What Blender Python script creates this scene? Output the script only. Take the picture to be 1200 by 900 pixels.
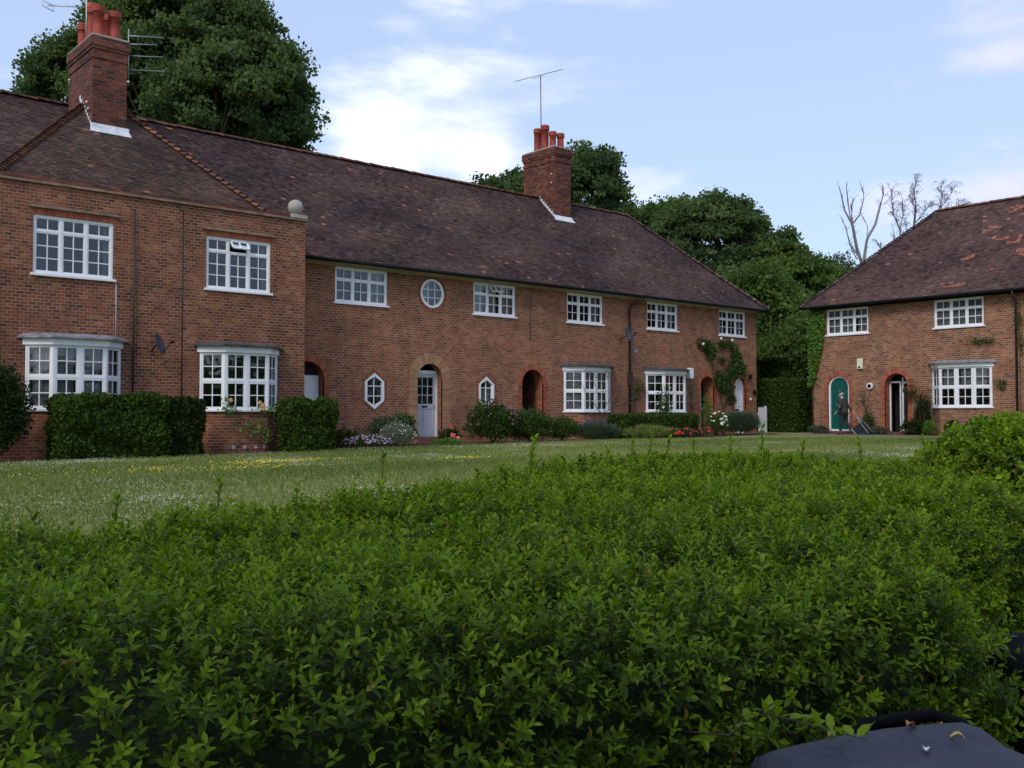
import bpy, bmesh, math, random
import numpy as np
from mathutils import Vector, Matrix
from mathutils.geometry import tessellate_polygon
R = math.radians
random.seed(7); rng = np.random.default_rng(7)
for o in list(bpy.data.objects): bpy.data.objects.remove(o)
SC = bpy.context.scene
C = SC.collection

# ------------------------------------------------------------------ camera
EYE = 0.85
cam_d = bpy.data.cameras.new('camera'); cam = bpy.data.objects.new('camera', cam_d); C.objects.link(cam)
cam_d.sensor_width = 36; cam_d.lens = 34.5; cam_d.clip_end = 2000; cam_d.clip_start = 0.05
TH = R(48.924)
cam.location = (0, 0, EYE); cam.rotation_euler = (R(90 + 1.768), 0, -(R(90) - TH))
SC.camera = cam
FW = Vector((math.cos(TH), math.sin(TH), 0)); RT = Vector((math.sin(TH), -math.cos(TH), 0))
def cw(r, f, z=0.0):
    p = RT * r + FW * f
    return Vector((p.x, p.y, z))
# ------------------------------------------------------------------ light
SUN_EL, SUN_AZ = 42.0, 204.0       # azimuth measured in the XY plane from +X
SKY_STRENGTH = 0.13; SUN_STRENGTH = 1.5; SUN_ANGLE = 18.0; EXPOSURE = 0.30
SC.view_settings.view_transform = 'Standard'; SC.view_settings.look = 'None'
SC.view_settings.exposure = EXPOSURE; SC.view_settings.gamma = 1.0
SC.render.resolution_x = 1024; SC.render.resolution_y = 768
SC.cycles.max_bounces = 6; SC.cycles.transparent_max_bounces = 8
sd = bpy.data.lights.new('sun', 'SUN'); sun = bpy.data.objects.new('sun', sd); C.objects.link(sun)
sd.energy = SUN_STRENGTH; sd.angle = R(SUN_ANGLE); sd.color = (1.0, 0.93, 0.84)
sdir = Vector((math.cos(R(SUN_AZ)) * math.cos(R(SUN_EL)), math.sin(R(SUN_AZ)) * math.cos(R(SUN_EL)), math.sin(R(SUN_EL))))
sun.rotation_euler = sdir.to_track_quat('Z', 'Y').to_euler()
W = bpy.data.worlds.new('World'); SC.world = W; W.use_nodes = True
def nd(nt, t, **k):
    n = nt.nodes.new(t)
    for a, v in k.items(): setattr(n, a, v)
    return n
def build_world():
    nt = W.node_tree; nt.nodes.clear(); L = nt.links.new
    out = nd(nt, 'ShaderNodeOutputWorld'); bg = nd(nt, 'ShaderNodeBackground'); L(bg.outputs[0], out.inputs[0])
    bg.inputs[1].default_value = SKY_STRENGTH
    sky = nd(nt, 'ShaderNodeTexSky', sky_type='NISHITA', sun_disc=False)
    sky.sun_elevation = R(SUN_EL); sky.sun_rotation = R(90) - R(SUN_AZ)
    sky.air_density = 1.0; sky.dust_density = 1.2; sky.ozone_density = 1.6
    tc = nd(nt, 'ShaderNodeTexCoord')
    sep = nd(nt, 'ShaderNodeSeparateXYZ'); L(tc.outputs['Generated'], sep.inputs[0])
    # a thin bright veil over the whole sky
    veil = nd(nt, 'ShaderNodeMix', data_type='RGBA'); veil.inputs[0].default_value = 0.62
    L(sky.outputs[0], veil.inputs[6]); veil.inputs[7].default_value = (4.2, 5.2, 7.3, 1)
    # clouds: stretched noise on the dome, stronger round a few directions
    mp = nd(nt, 'ShaderNodeMapping'); L(tc.outputs['Generated'], mp.inputs[0]); mp.inputs['Scale'].default_value = (1.0, 1.0, 3.2)
    nz = nd(nt, 'ShaderNodeTexNoise'); L(mp.outputs[0], nz.inputs[0])
    nz.inputs['Scale'].default_value = 3.4; nz.inputs['Detail'].default_value = 8; nz.inputs['Roughness'].default_value = 0.55
    def blob(px, py, size, amp):
        r, u = (px - 600) / 1150.0, -(py - 485.5) / 1150.0
        d = (FW + RT * r + Vector((0, 0, u))).normalized()
        dot = nd(nt, 'ShaderNodeVectorMath', operation='DISTANCE'); L(tc.outputs['Generated'], dot.inputs[0]); dot.inputs[1].default_value = d
        m = nd(nt, 'ShaderNodeMapRange', interpolation_type='SMOOTHSTEP'); L(dot.outputs['Value'], m.inputs[0])
        m.inputs[1].default_value = size; m.inputs[2].default_value = 0.0; m.inputs[3].default_value = 0; m.inputs[4].default_value = amp
        return m.outputs[0]
    acc = None
    for b in [(395, 210, .095, .22), (455, 185, .075, .20), (540, 195, .075, .17), (590, 205, .07, .10), (1195, 40, .10, .13), (1150, 235, .16, .15), (770, 245, .12, .14), (1058, 108, .028, .17), (940, 260, .16, .10), (0, 110, .12, .1)]:
        s = blob(*b)
        if acc is None: acc = s
        else:
            a = nd(nt, 'ShaderNodeMath', operation='ADD'); L(acc, a.inputs[0]); L(s, a.inputs[1]); acc = a.outputs[0]
    a = nd(nt, 'ShaderNodeMath', operation='ADD'); L(acc, a.inputs[0]); L(nz.outputs[0], a.inputs[1])
    cr = nd(nt, 'ShaderNodeMapRange', interpolation_type='SMOOTHSTEP'); L(a.outputs[0], cr.inputs[0])
    cr.inputs[1].default_value = 0.56; cr.inputs[2].default_value = 0.80
    mix = nd(nt, 'ShaderNodeMix', data_type='RGBA'); L(cr.outputs[0], mix.inputs[0]); L(veil.outputs[2], mix.inputs[6])
    # cloud colour: whiter to the left, rosier to the right of the view
    dt = nd(nt, 'ShaderNodeVectorMath', operation='DOT_PRODUCT'); L(tc.outputs['Generated'], dt.inputs[0]); dt.inputs[1].default_value = RT
    cm = nd(nt, 'ShaderNodeMapRange'); L(dt.outputs['Value'], cm.inputs[0]); cm.inputs[1].default_value = -0.1; cm.inputs[2].default_value = 0.45
    cc = nd(nt, 'ShaderNodeMix', data_type='RGBA'); L(cm.outputs[0], cc.inputs[0]); cc.inputs[6].default_value = (7.9, 8.0, 8.6, 1); cc.inputs[7].default_value = (5.6, 5.5, 7.5, 1)
    L(cc.outputs[2], mix.inputs[7]); L(mix.outputs[2], bg.inputs[0])
build_world()

# ------------------------------------------------------------------ materials
MATS = {}
def newmat(name):
    m = bpy.data.materials.new(name); m.use_nodes = True
    nt = m.node_tree; p = nt.nodes['Principled BSDF']; MATS[name] = m
    return m, nt, p
def ramp(nt, stops, interp='LINEAR'):
    r = nt.nodes.new('ShaderNodeValToRGB'); e = r.color_ramp; e.interpolation = interp
    while len(e.elements) > 1: e.elements.remove(e.elements[-1])
    e.elements[0].position = stops[0][0]; e.elements[0].color = (*stops[0][1], 1)
    for p, c in stops[1:]:
        x = e.elements.new(p); x.color = (*c, 1)
    return r
def noise(nt, src, scale, detail=4, rough=.55):
    n = nt.nodes.new('ShaderNodeTexNoise'); n.inputs['Scale'].default_value = scale; n.inputs['Detail'].default_value = detail; n.inputs['Roughness'].default_value = rough
    if src: nt.links.new(src, n.inputs[0])
    return n
def mixc(nt, fac, a, b, mode='MIX'):
    m = nt.nodes.new('ShaderNodeMix'); m.data_type = 'RGBA'; m.blend_type = mode
    for i, v in ((0, fac), (6, a), (7, b)):
        if hasattr(v, 'is_output'): nt.links.new(v, m.inputs[i])
        elif i == 0: m.inputs[i].default_value = v
        else: m.inputs[i].default_value = (*v, 1)
    return m.outputs[2]
def plain(name, col, rough=.6, var=.12, scale=6, bump=0.0, metal=0, spec=.4):
    m, nt, p = newmat(name); g = nt.nodes.new('ShaderNodeNewGeometry'); n = noise(nt, g.outputs['Position'], scale)
    r = ramp(nt, [(.3, tuple(c * (1 - var) for c in col)), (.7, tuple(min(1, c * (1 + var)) for c in col))])
    nt.links.new(n.outputs[0], r.inputs[0]); nt.links.new(r.outputs[0], p.inputs['Base Color'])
    p.inputs['Roughness'].default_value = rough; p.inputs['Metallic'].default_value = metal; p.inputs['Specular IOR Level'].default_value = spec
    if bump:
        b = nt.nodes.new('ShaderNodeBump'); b.inputs['Strength'].default_value = bump; b.inputs['Distance'].default_value = .02
        n2 = noise(nt, g.outputs['Position'], scale * 8); nt.links.new(n2.outputs[0], b.inputs['Height']); nt.links.new(b.outputs[0], p.inputs['Normal'])
    return m
def brick_mat(name, stops, mortar, bw=.225, rh=.075, ms=.010, stain=.5, offset=.5, rough=.85, big=((.62, .60, .60), (1.12, 1.08, 1.05)), bumpd=.012):
    m, nt, p = newmat(name); L = nt.links.new
    uv = nt.nodes.new('ShaderNodeUVMap'); uv.uv_map = 'UVMap'
    # slight waviness so courses are not ruler straight
    nw = noise(nt, uv.outputs[0], 1.3, 3); sub = nd(nt, 'ShaderNodeVectorMath', operation='SUBTRACT'); L(nw.outputs['Color'], sub.inputs[0]); sub.inputs[1].default_value = (.5, .5, .5)
    sc = nd(nt, 'ShaderNodeVectorMath', operation='SCALE'); L(sub.outputs[0], sc.inputs[0]); sc.inputs['Scale'].default_value = .02
    ad = nd(nt, 'ShaderNodeVectorMath', operation='ADD'); L(uv.outputs[0], ad.inputs[0]); L(sc.outputs[0], ad.inputs[1])
    b = nt.nodes.new('ShaderNodeTexBrick'); L(ad.outputs[0], b.inputs['Vector'])
    b.inputs['Scale'].default_value = 1; b.inputs['Brick Width'].default_value = bw; b.inputs['Row Height'].default_value = rh
    b.inputs['Mortar Size'].default_value = ms; b.inputs['Mortar Smooth'].default_value = .3; b.offset = offset; b.squash = 1.0
    b.inputs['Color1'].default_value = (0, 0, 0, 1); b.inputs['Color2'].default_value = (1, 1, 1, 1); b.inputs['Mortar'].default_value = (.5, .5, .5, 1)
    r = ramp(nt, stops); L(b.outputs['Color'], r.inputs[0])
    # patches where the brick batch changes
    n1 = noise(nt, uv.outputs[0], .55, 5, .6); r1 = ramp(nt, [(.32, big[0]), (.68, big[1])]); L(n1.outputs[0], r1.inputs[0])
    n2 = noise(nt, uv.outputs[0], 9, 3); r2 = ramp(nt, [(.3, (.78, .78, .78)), (.7, (1.15, 1.15, 1.15))]); L(n2.outputs[0], r2.inputs[0])
    c = mixc(nt, stain, r.outputs[0], r1.outputs[0], 'MULTIPLY')
    mv = nt.nodes.new('ShaderNodeMapping'); mv.inputs['Scale'].default_value = (1.6, .22, 1); L(uv.outputs[0], mv.inputs[0]); n4 = noise(nt, mv.outputs[0], 1.0, 5, .6); r4 = ramp(nt, [(.36, (.70, .66, .66)), (.56, (1.04, 1.04, 1.04))]); L(n4.outputs[0], r4.inputs[0])
    c = mixc(nt, .75, c, r4.outputs[0], 'MULTIPLY'); c = mixc(nt, .7, c, r2.outputs[0], 'MULTIPLY')
    n3 = noise(nt, uv.outputs[0], 2.2, 4); rm = ramp(nt, [(.35, tuple(x * .62 for x in mortar)), (.65, mortar)]); L(n3.outputs[0], rm.inputs[0])
    c = mixc(nt, b.outputs['Fac'], c, rm.outputs[0]); L(c, p.inputs['Base Color'])
    p.inputs['Roughness'].default_value = rough; p.inputs['Specular IOR Level'].default_value = .25
    inv = nd(nt, 'ShaderNodeMath', operation='SUBTRACT'); inv.inputs[0].default_value = 1; L(b.outputs['Fac'], inv.inputs[1])
    ah = nd(nt, 'ShaderNodeMath', operation='ADD'); L(inv.outputs[0], ah.inputs[0]); L(n2.outputs[0], ah.inputs[1])
    bp = nt.nodes.new('ShaderNodeBump'); bp.inputs['Strength'].default_value = .6; bp.inputs['Distance'].default_value = bumpd
    L(ah.outputs[0], bp.inputs['Height']); L(bp.outputs[0], p.inputs['Normal'])
    return m
M = {}
M['brick'] = brick_mat('brick', [(0, (.105, .046, .038)), (.07, (.18, .062, .040)), (.25, (.25, .080, .043)), (.5, (.295, .095, .050)), (.8, (.325, .112, .059)), (1, (.38, .155, .082))], (.40, .28, .18), bw=.170, stain=.8)
M['brick_wing'] = brick_mat('brick_wing', [(0, (.090, .040, .036)), (.09, (.15, .052, .036)), (.3, (.21, .063, .036)), (.6, (.250, .076, .042)), (.85, (.285, .095, .052)), (1, (.34, .145, .076))], (.31, .215, .14), stain=.95, bw=.170)
M['brick_right'] = brick_mat('brick_right', [(0, (.09, .05, .045)), (.12, (.17, .07, .045)), (.3, (.25, .085, .045)), (.6, (.29, .108, .056)), (1, (.35, .16, .09))], (.42, .31, .21), bw=.170)
M['brick_chim'] = brick_mat('brick_chimney', [(0, (.045, .024, .024)), (.3, (.12, .036, .026)), (.7, (.19, .052, .032)), (1, (.25, .085, .05))], (.13, .085, .065), stain=.8)
M['brick_orange'] = brick_mat('brick_orange', [(0, (.28, .072, .038)), (.5, (.36, .098, .050)), (1, (.42, .135, .072))], (.25, .13, .08), bw=.075, rh=.33, ms=.006, offset=0, stain=.3)
M['brick_dull'] = brick_mat('brick_dull_ring', [(0, (.20, .060, .036)), (.5, (.27, .088, .048)), (1, (.33, .12, .065))], (.26, .15, .09), bw=.075, rh=.33, ms=.006, offset=0, stain=.5)
M['brick_rub'] = brick_mat('brick_reveal', [(0, (.30, .075, .035)), (.5, (.40, .115, .055)), (1, (.46, .15, .075))], (.34, .20, .12), stain=.3)
M['brick_sand'] = brick_mat('brick_sand', [(0, (.31, .165, .085)), (.5, (.38, .21, .112)), (1, (.45, .26, .145))], (.30, .18, .11), bw=.075, rh=.34, ms=.005, offset=0, stain=.4)
M['white'] = plain('white_paint', (.78, .78, .80), .35, .05, 3, .05)
M['white_old'] = plain('white_paint_weathered', (.70, .69, .70), .5, .12, 9, .15)
M['lead'] = plain('lead_sheet', (.22, .22, .25), .45, .45, 7, .3)
M['lead_light'] = plain('lead_flashing', (.62, .63, .68), .5, .2, 5, .2)
M['lead_dark'] = plain('lead_dark', (.060, .055, .060), .6, .45, 6, .4)
M['stone'] = plain('stone', (.36, .33, .29), .85, .25, 8, .5)
M['creasing'] = plain('creasing_tile', (.22, .15, .11), .85, .35, 5, .4)
M['soffit'] = plain('eave_board', (.42, .36, .26), .7, .2, 3, .1)
M['gutter'] = plain('gutter_black', (.008, .008, .009), .75, .3, 4, 0, 0, .15)
M['pipe'] = plain('iron_pipe', (.035, .022, .022), .55, .3, 5, .1)
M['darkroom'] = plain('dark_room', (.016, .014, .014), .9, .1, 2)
M['pot'] = plain('chimney_pot_clay', (.30, .050, .030), .7, .3, 5, .3)
M['metal'] = plain('aerial_metal', (.42, .42, .45), .4, .15, 5, 0, .6)
M['rust_metal'] = plain('aerial_mast_metal', (.20, .15, .15), .6, .3, 9, 0, .3)
M['curtain'] = plain('net_curtain', (.34, .33, .34), .9, .35, 11, .3)
M['curtain_warm'] = plain('cream_curtain', (.52, .45, .34), .9, .2, 5, .3)
M['door_grey'] = plain('door_lilac_grey', (.47, .47, .51), .5, .06, 4, .05)
M['door_green'] = plain('door_green_paint', (.006, .085, .075), .35, .15, 3, .05)
M['black'] = plain('black_plastic', (.012, .012, .014), .45, .2, 5)
M['brass'] = plain('brass', (.55, .42, .2), .35, .1, 5, 0, .8)
M['dishmat'] = plain('satellite_dish_grey', (.045, .045, .055), .5, .15, 5)
M['soil'] = plain('garden_soil', (.060, .045, .032), .95, .4, 4, .8)
M['bark'] = plain('bark', (.085, .065, .050), .9, .4, 6, .8)
M['bark_dead'] = plain('bark_bleached', (.22, .185, .185), .9, .3, 6, .5)
M['stem'] = plain('green_stem', (.07, .10, .03), .7, .3, 9)
M['twig'] = plain('twig_brown', (.07, .045, .028), .8, .3, 9)
M['bin_lid'] = plain('bin_plastic_blue_grey', (.021, .021, .034), .55, .30, 7, .25)
M['bin_body'] = plain('bin_plastic_dark', (.002, .002, .003), .8, .3, 7, .15, 0, .1)  # near-black plastic; the second bin's shade is put into this colour
M['leaf_dead'] = plain('fallen_leaf', (.50, .36, .11), .8, .4, 60)
M['leaf_brown'] = plain('fallen_leaf_brown', (.36, .17, .05), .8, .4, 60)
M['paving'] = plain('paving_slabs', (.24, .22, .20), .9, .25, 3, .3)
M['step'] = plain('brick_step', (.14, .06, .045), .9, .3, 8, .4)

def glass_mat():
    m, nt, p = newmat('window_glass'); L = nt.links.new; out = nt.nodes['Material Output']; nt.nodes.remove(p)
    g = nt.nodes.new('ShaderNodeBsdfGlossy'); g.inputs['Roughness'].default_value = .03; g.inputs['Color'].default_value = (.85, .88, .95, 1)
    t = nt.nodes.new('ShaderNodeBsdfTransparent'); t.inputs['Color'].default_value = (.62, .66, .66, 1)
    ly = nt.nodes.new('ShaderNodeLayerWeight'); ly.inputs['Blend'].default_value = .22
    geo = nt.nodes.new('ShaderNodeNewGeometry'); n = noise(nt, geo.outputs['Position'], 2.0, 2); b = nt.nodes.new('ShaderNodeBump'); b.inputs['Strength'].default_value = .25; b.inputs['Distance'].default_value = .02
    L(n.outputs[0], b.inputs['Height']); L(b.outputs[0], g.inputs['Normal'])
    ad = nd(nt, 'ShaderNodeMath', operation='ADD'); L(ly.outputs['Fresnel'], ad.inputs[0]); ad.inputs[1].default_value = .07
    mx = nt.nodes.new('ShaderNodeMixShader'); L(ad.outputs[0], mx.inputs[0]); L(t.outputs[0], mx.inputs[1]); L(g.outputs[0], mx.inputs[2]); L(mx.outputs[0], out.inputs[0])
    return m
M['glass'] = glass_mat()
def tile_mat(name, stops, patch):
    m, nt, p = newmat(name); L = nt.links.new
    a = nt.nodes.new('ShaderNodeAttribute'); a.attribute_name = 'rnd'
    g = nt.nodes.new('ShaderNodeNewGeometry')
    r = ramp(nt, stops); L(a.outputs['Fac'], r.inputs[0])
    n1 = noise(nt, g.outputs['Position'], .55, 5, .6); r1 = ramp(nt, [(.3, (.70, .66, .74)), (.55, (1, 1, 1)), (.75, (1.28, 1.2, 1.05))]); L(n1.outputs[0], r1.inputs[0])
    c = mixc(nt, 1, r.outputs[0], r1.outputs[0], 'MULTIPLY')
    n2 = noise(nt, g.outputs['Position'], .9, 6, .7); n2.inputs['Distortion'].default_value = .4
    r2 = ramp(nt, [(.62, (0, 0, 0)), (.74, (1, 1, 1))]); L(n2.outputs[0], r2.inputs[0])
    rf = nd(nt, 'ShaderNodeMath', operation='MULTIPLY'); L(r2.outputs[0], rf.inputs[0]); rf.inputs[1].default_value = patch
    c = mixc(nt, rf.outputs[0], c, (.085, .075, .030))
    n3 = noise(nt, g.outputs['Position'], 22, 3); r3 = ramp(nt, [(.3, (.75, .75, .75)), (.7, (1.25, 1.25, 1.25))]); L(n3.outputs[0], r3.inputs[0])
    c = mixc(nt, 1, c, r3.outputs[0], 'MULTIPLY'); L(c, p.inputs['Base Color'])
    p.inputs['Roughness'].default_value = .85; p.inputs['Specular IOR Level'].default_value = .25
    return m
TS = [(0, (.040, .023, .025)), (.35, (.085, .050, .048)), (.7, (.125, .074, .064)), (.93, (.165, .108, .095)), (.972, (.19, .11, .09)), (.978, (.26, .12, .085)), (1, (.38, .17, .12))]
M['tile'] = tile_mat('clay_roof_tile', TS, .25)
M['tile_wing'] = tile_mat('clay_roof_tile_mossy', [(0, (.042, .026, .026)), (.5, (.090, .054, .046)), (.9, (.14, .084, .062)), (.985, (.15, .09, .06)), (1, (.40, .15, .08))], .75)
M['tile_ridge'] = tile_mat('ridge_tile_red', [(0, (.095, .042, .026)), (.5, (.165, .070, .040)), (1, (.25, .115, .06))], .45)

def leaf_mat(name, stops, trans=.3, rough=.45, spec=.4):
    m, nt, p = newmat(name); L = nt.links.new; out = nt.nodes['Material Output']
    a = nt.nodes.new('ShaderNodeAttribute'); a.attribute_name = 'rnd'; r = ramp(nt, stops); L(a.outputs['Fac'], r.inputs[0])
    L(r.outputs[0], p.inputs['Base Color']); p.inputs['Roughness'].default_value = rough; p.inputs['Specular IOR Level'].default_value = spec
    t = nt.nodes.new('ShaderNodeBsdfTranslucent'); tc = mixc(nt, 1, r.outputs[0], (1.4, 1.5, .5), 'MULTIPLY'); L(tc, t.inputs[0])
    mx = nt.nodes.new('ShaderNodeMixShader'); mx.inputs[0].default_value = trans; L(p.outputs[0], mx.inputs[1]); L(t.outputs[0], mx.inputs[2]); L(mx.outputs[0], out.inputs[0])
    return m
M['privet'] = leaf_mat('privet_leaf', [(0, (.014, .030, .003)), (.35, (.060, .105, .005)), (.6, (.132, .212, .007)), (.8, (.180, .270, .009)), (.97, (.22, .31, .016)), (.985, (.24, .20, .03)), (1, (.30, .13, .04))], .36, .5, .2)
M['privet_dark'] = leaf_mat('hedge_leaf_dark', [(0, (.018, .042, .007)), (.6, (.044, .084, .012)), (1, (.090, .140, .020))], .3, .6, .15)
M['tree_dark'] = leaf_mat('tree_leaf_dark', [(0, (.042, .072, .034)), (.5, (.080, .125, .052)), (1, (.120, .175, .070))], .42, .6, .12)
M['tree_mid'] = leaf_mat('tree_leaf_mid', [(0, (.042, .076, .022)), (.5, (.082, .135, .036)), (1, (.125, .195, .050))], .42, .6, .12)
M['tree_light'] = leaf_mat('tree_leaf_light', [(0, (.030, .060, .018)), (.5, (.055, .105, .028)), (1, (.10, .165, .042))], .25)
M['ivy'] = leaf_mat('ivy_leaf', [(0, (.040, .095, .012)), (.5, (.085, .185, .020)), (1, (.14, .26, .035))], .25)
M['shrub'] = leaf_mat('shrub_leaf', [(0, (.020, .045, .010)), (.5, (.045, .085, .018)), (1, (.085, .135, .032))], .25, .6, .15)
M['shrub_dark'] = leaf_mat('shrub_leaf_dark', [(0, (.009, .020, .005)), (.6, (.022, .042, .009)), (1, (.045, .072, .014))], .2, .6, .12)
M['lavender'] = leaf_mat('lavender_leaf', [(0, (.030, .055, .030)), (.5, (.055, .090, .045)), (1, (.085, .12, .065))], .2)
M['grey_leaf'] = leaf_mat('silver_leaf', [(0, (.09, .11, .08)), (1, (.24, .26, .20))], .2)
M['grass_tuft'] = leaf_mat('grass_blade', [(0, (.125, .165, .048)), (.5, (.215, .250, .085)), (.85, (.290, .305, .12)), (1, (.38, .35, .19))], .45, .7, .1)
M['birch'] = leaf_mat('birch_leaf', [(0, (.05, .06, .04)), (1, (.10, .11, .07))], .2)
def petal(name, col):
    return leaf_mat(name, [(0, tuple(c * .75 for c in col)), (1, col)], .2, .6, .2)
M['p_pink'] = petal('petal_pink', (.50, .14, .34)); M['p_lilac'] = petal('petal_lilac', (.50, .38, .56)); M['p_red'] = petal('petal_red', (.75, .05, .025))
M['p_white'] = petal('petal_white', (.80, .80, .72)); M['p_yellow'] = petal('petal_yellow', (.80, .60, .04)); M['p_peach'] = petal('petal_peach', (.80, .50, .20)); M['p_violet'] = petal('petal_violet', (.12, .07, .32)); M['p_coral'] = petal('petal_coral', (.80, .16, .14))
def grass_mat():
    m, nt, p = newmat('lawn'); L = nt.links.new; g = nt.nodes.new('ShaderNodeNewGeometry')
    n1 = noise(nt, g.outputs['Position'], .22, 6, .6); n1.inputs['Distortion'].default_value = .8
    r1 = ramp(nt, [(.28, (.145, .185, .062)), (.45, (.205, .240, .092)), (.6, (.260, .275, .120)), (.75, (.33, .31, .16))]); L(n1.outputs[0], r1.inputs[0])
    n2 = noise(nt, g.outputs['Position'], 6, 6, .7); r2 = ramp(nt, [(.3, (.6, .62, .6)), (.7, (1.3, 1.25, 1.2))]); L(n2.outputs[0], r2.inputs[0])
    n3 = noise(nt, g.outputs['Position'], 45, 3, .7); r3 = ramp(nt, [(.3, (.55, .55, .5)), (.7, (1.35, 1.3, 1.3))]); L(n3.outputs[0], r3.inputs[0])
    c = mixc(nt, 1, r1.outputs[0], r2.outputs[0], 'MULTIPLY'); c = mixc(nt, 1, c, r3.outputs[0], 'MULTIPLY'); L(c, p.inputs['Base Color'])
    p.inputs['Roughness'].default_value = .95; p.inputs['Specular IOR Level'].default_value = .1
    b = nt.nodes.new('ShaderNodeBump'); b.inputs['Strength'].default_value = .8; b.inputs['Distance'].default_value = .03; L(n3.outputs[0], b.inputs['Height']); L(b.outputs[0], p.inputs['Normal'])
    return m
M['lawn'] = grass_mat()

# ------------------------------------------------------------------ mesh helpers
class MB:
    """collects polygons with metre UVs and material indices, builds ONE mesh object"""
    def __init__(s): s.v = []; s.f = []; s.uv = []; s.mi = []; s.smooth = []
    def face(s, pts, uvs=None, mi=0, smooth=False):
        pts = [Vector(p) for p in pts]; i = len(s.v); s.v += pts; s.f.append(list(range(i, i + len(pts))))
        if uvs is None:
            n = Vector((0, 0, 0))
            for k in range(1, len(pts) - 1): n += (pts[k] - pts[0]).cross(pts[k + 1] - pts[0])
            n = n.normalized() if n.length > 0 else Vector((0, 0, 1))
            if abs(n.z) > .9: uvs = [(p.x, p.y) for p in pts]
            else:
                t = Vector((0, 0, 1)).cross(n).normalized(); w = n.cross(t)
                uvs = [(p.dot(t), p.dot(w)) for p in pts]
        s.uv += [tuple(u) for u in uvs]; s.mi.append(mi); s.smooth.append(smooth)
    def box(s, a, b, mi=0, M4=None):
        x0, y0, z0 = a; x1, y1, z1 = b
        P = [Vector((x, y, z)) for z in (z0, z1) for y in (y0, y1) for x in (x0, x1)]
        if M4 is not None: P = [M4 @ p for p in P]
        for q in ((0, 2, 3, 1), (4, 5, 7, 6), (0, 1, 5, 4), (2, 6, 7, 3), (0, 4, 6, 2), (1, 3, 7, 5)): s.face([P[i] for i in q], mi=mi)
    def tube(s, pts, rad, n=8, mi=0, caps=True):
        pts = [Vector(p) for p in pts]; rad = rad if hasattr(rad, '__len__') else [rad] * len(pts); rings = []
        up = Vector((0, 0, 1))
        for i, p in enumerate(pts):
            d = (pts[min(i + 1, len(pts) - 1)] - pts[max(i - 1, 0)]).normalized()
            a = d.cross(up)
            if a.length < .05: a = d.cross(Vector((1, 0, 0)))
            a.normalize(); b = d.cross(a)
            rings.append([p + (a * math.cos(t) + b * math.sin(t)) * rad[i] for t in [2 * math.pi * k / n for k in range(n)]])
        for i in range(len(rings) - 1):
            for k in range(n):
                s.face([rings[i][k], rings[i][(k + 1) % n], rings[i + 1][(k + 1) % n], rings[i + 1][k]], mi=mi, smooth=True)
        if caps: s.face(rings[0][::-1], mi=mi); s.face(rings[-1], mi=mi)
    def lathe(s, prof, c, n=20, mi=0):
        c = Vector(c)
        for i in range(len(prof) - 1):
            for k in range(n):
                a0, a1 = 2 * math.pi * k / n, 2 * math.pi * (k + 1) / n; (r0, z0), (r1, z1) = prof[i], prof[i + 1]
                s.face([c + Vector((r0 * math.cos(a0), r0 * math.sin(a0), z0)), c + Vector((r0 * math.cos(a1), r0 * math.sin(a1), z0)),
                        c + Vector((r1 * math.cos(a1), r1 * math.sin(a1), z1)), c + Vector((r1 * math.cos(a0), r1 * math.sin(a0), z1))], mi=mi, smooth=True)
    def build(s, name, mats, parent=None, merge=True, bevel=0):
        me = bpy.data.meshes.new(name); me.from_pydata([tuple(p) for p in s.v], [], s.f)
        u = me.uv_layers.new(name='UVMap'); u.data.foreach_set('uv', np.array(s.uv, dtype=np.float32).ravel())
        me.polygons.foreach_set('material_index', s.mi); me.polygons.foreach_set('use_smooth', s.smooth)
        for m in (mats if isinstance(mats, (list, tuple)) else [mats]): me.materials.append(m)
        if merge:
            bm = bmesh.new(); bm.from_mesh(me); bmesh.ops.remove_doubles(bm, verts=bm.verts, dist=1e-5)
            bmesh.ops.recalc_face_normals(bm, faces=bm.faces)
            bm.to_mesh(me); bm.free()
        me.update(); o = bpy.data.objects.new(name, me); C.objects.link(o)
        if parent is not None: o.parent = parent
        if bevel:
            b = o.modifiers.new('bevel', 'BEVEL'); b.width = bevel; b.segments = 2; b.limit_method = 'ANGLE'
        return o
def tag(o, label=None, cat=None, group=None, kind=None):
    if label: o['label'] = label
    if cat: o['category'] = cat
    if group: o['group'] = group
    if kind: o['kind'] = kind
    return o
def thing(name, label, cat, group=None):
    o = bpy.data.objects.new(name, None); C.objects.link(o); o.empty_display_size = .2
    return tag(o, label, cat, group)
def based(root, loc):
    """put the Empty at the thing's base, keeping world-space part coordinates"""
    root.location = loc
    for c in root.children: c.location = c.location - Vector(loc)

# leaf scatter (numpy): templates are (verts, faces) with +Y along the leaf, +Z its upper side
T_LEAF4 = (np.array([[0, 0, 0], [.32, .45, .10], [0, 1, -.06], [-.32, .45, .10]]), np.array([[0, 1, 2], [0, 2, 3]]))
T_LEAF8 = (np.array([[0, 0, 0], [.20, .28, .07], [0, .30, 0], [-.20, .28, .07], [.19, .65, .06], [0, .66, -.02], [-.19, .65, .06], [0, 1.02, -.14]]),
           np.array([[0, 1, 2], [0, 2, 3], [2, 1, 4], [2, 4, 5], [3, 2, 5], [3, 5, 6], [5, 4, 7], [5, 7, 6]]))
T_QUAD = (np.array([[-.42, 0, 0], [.42, .1, .06], [.30, 1, -.05], [-.36, .86, .1]]), np.array([[0, 1, 2], [0, 2, 3]]))
T_BLADE = (np.array([[-.06, 0, 0], [.06, 0, 0], [0, 1, .25]]), np.array([[0, 1, 2]]))
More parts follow.
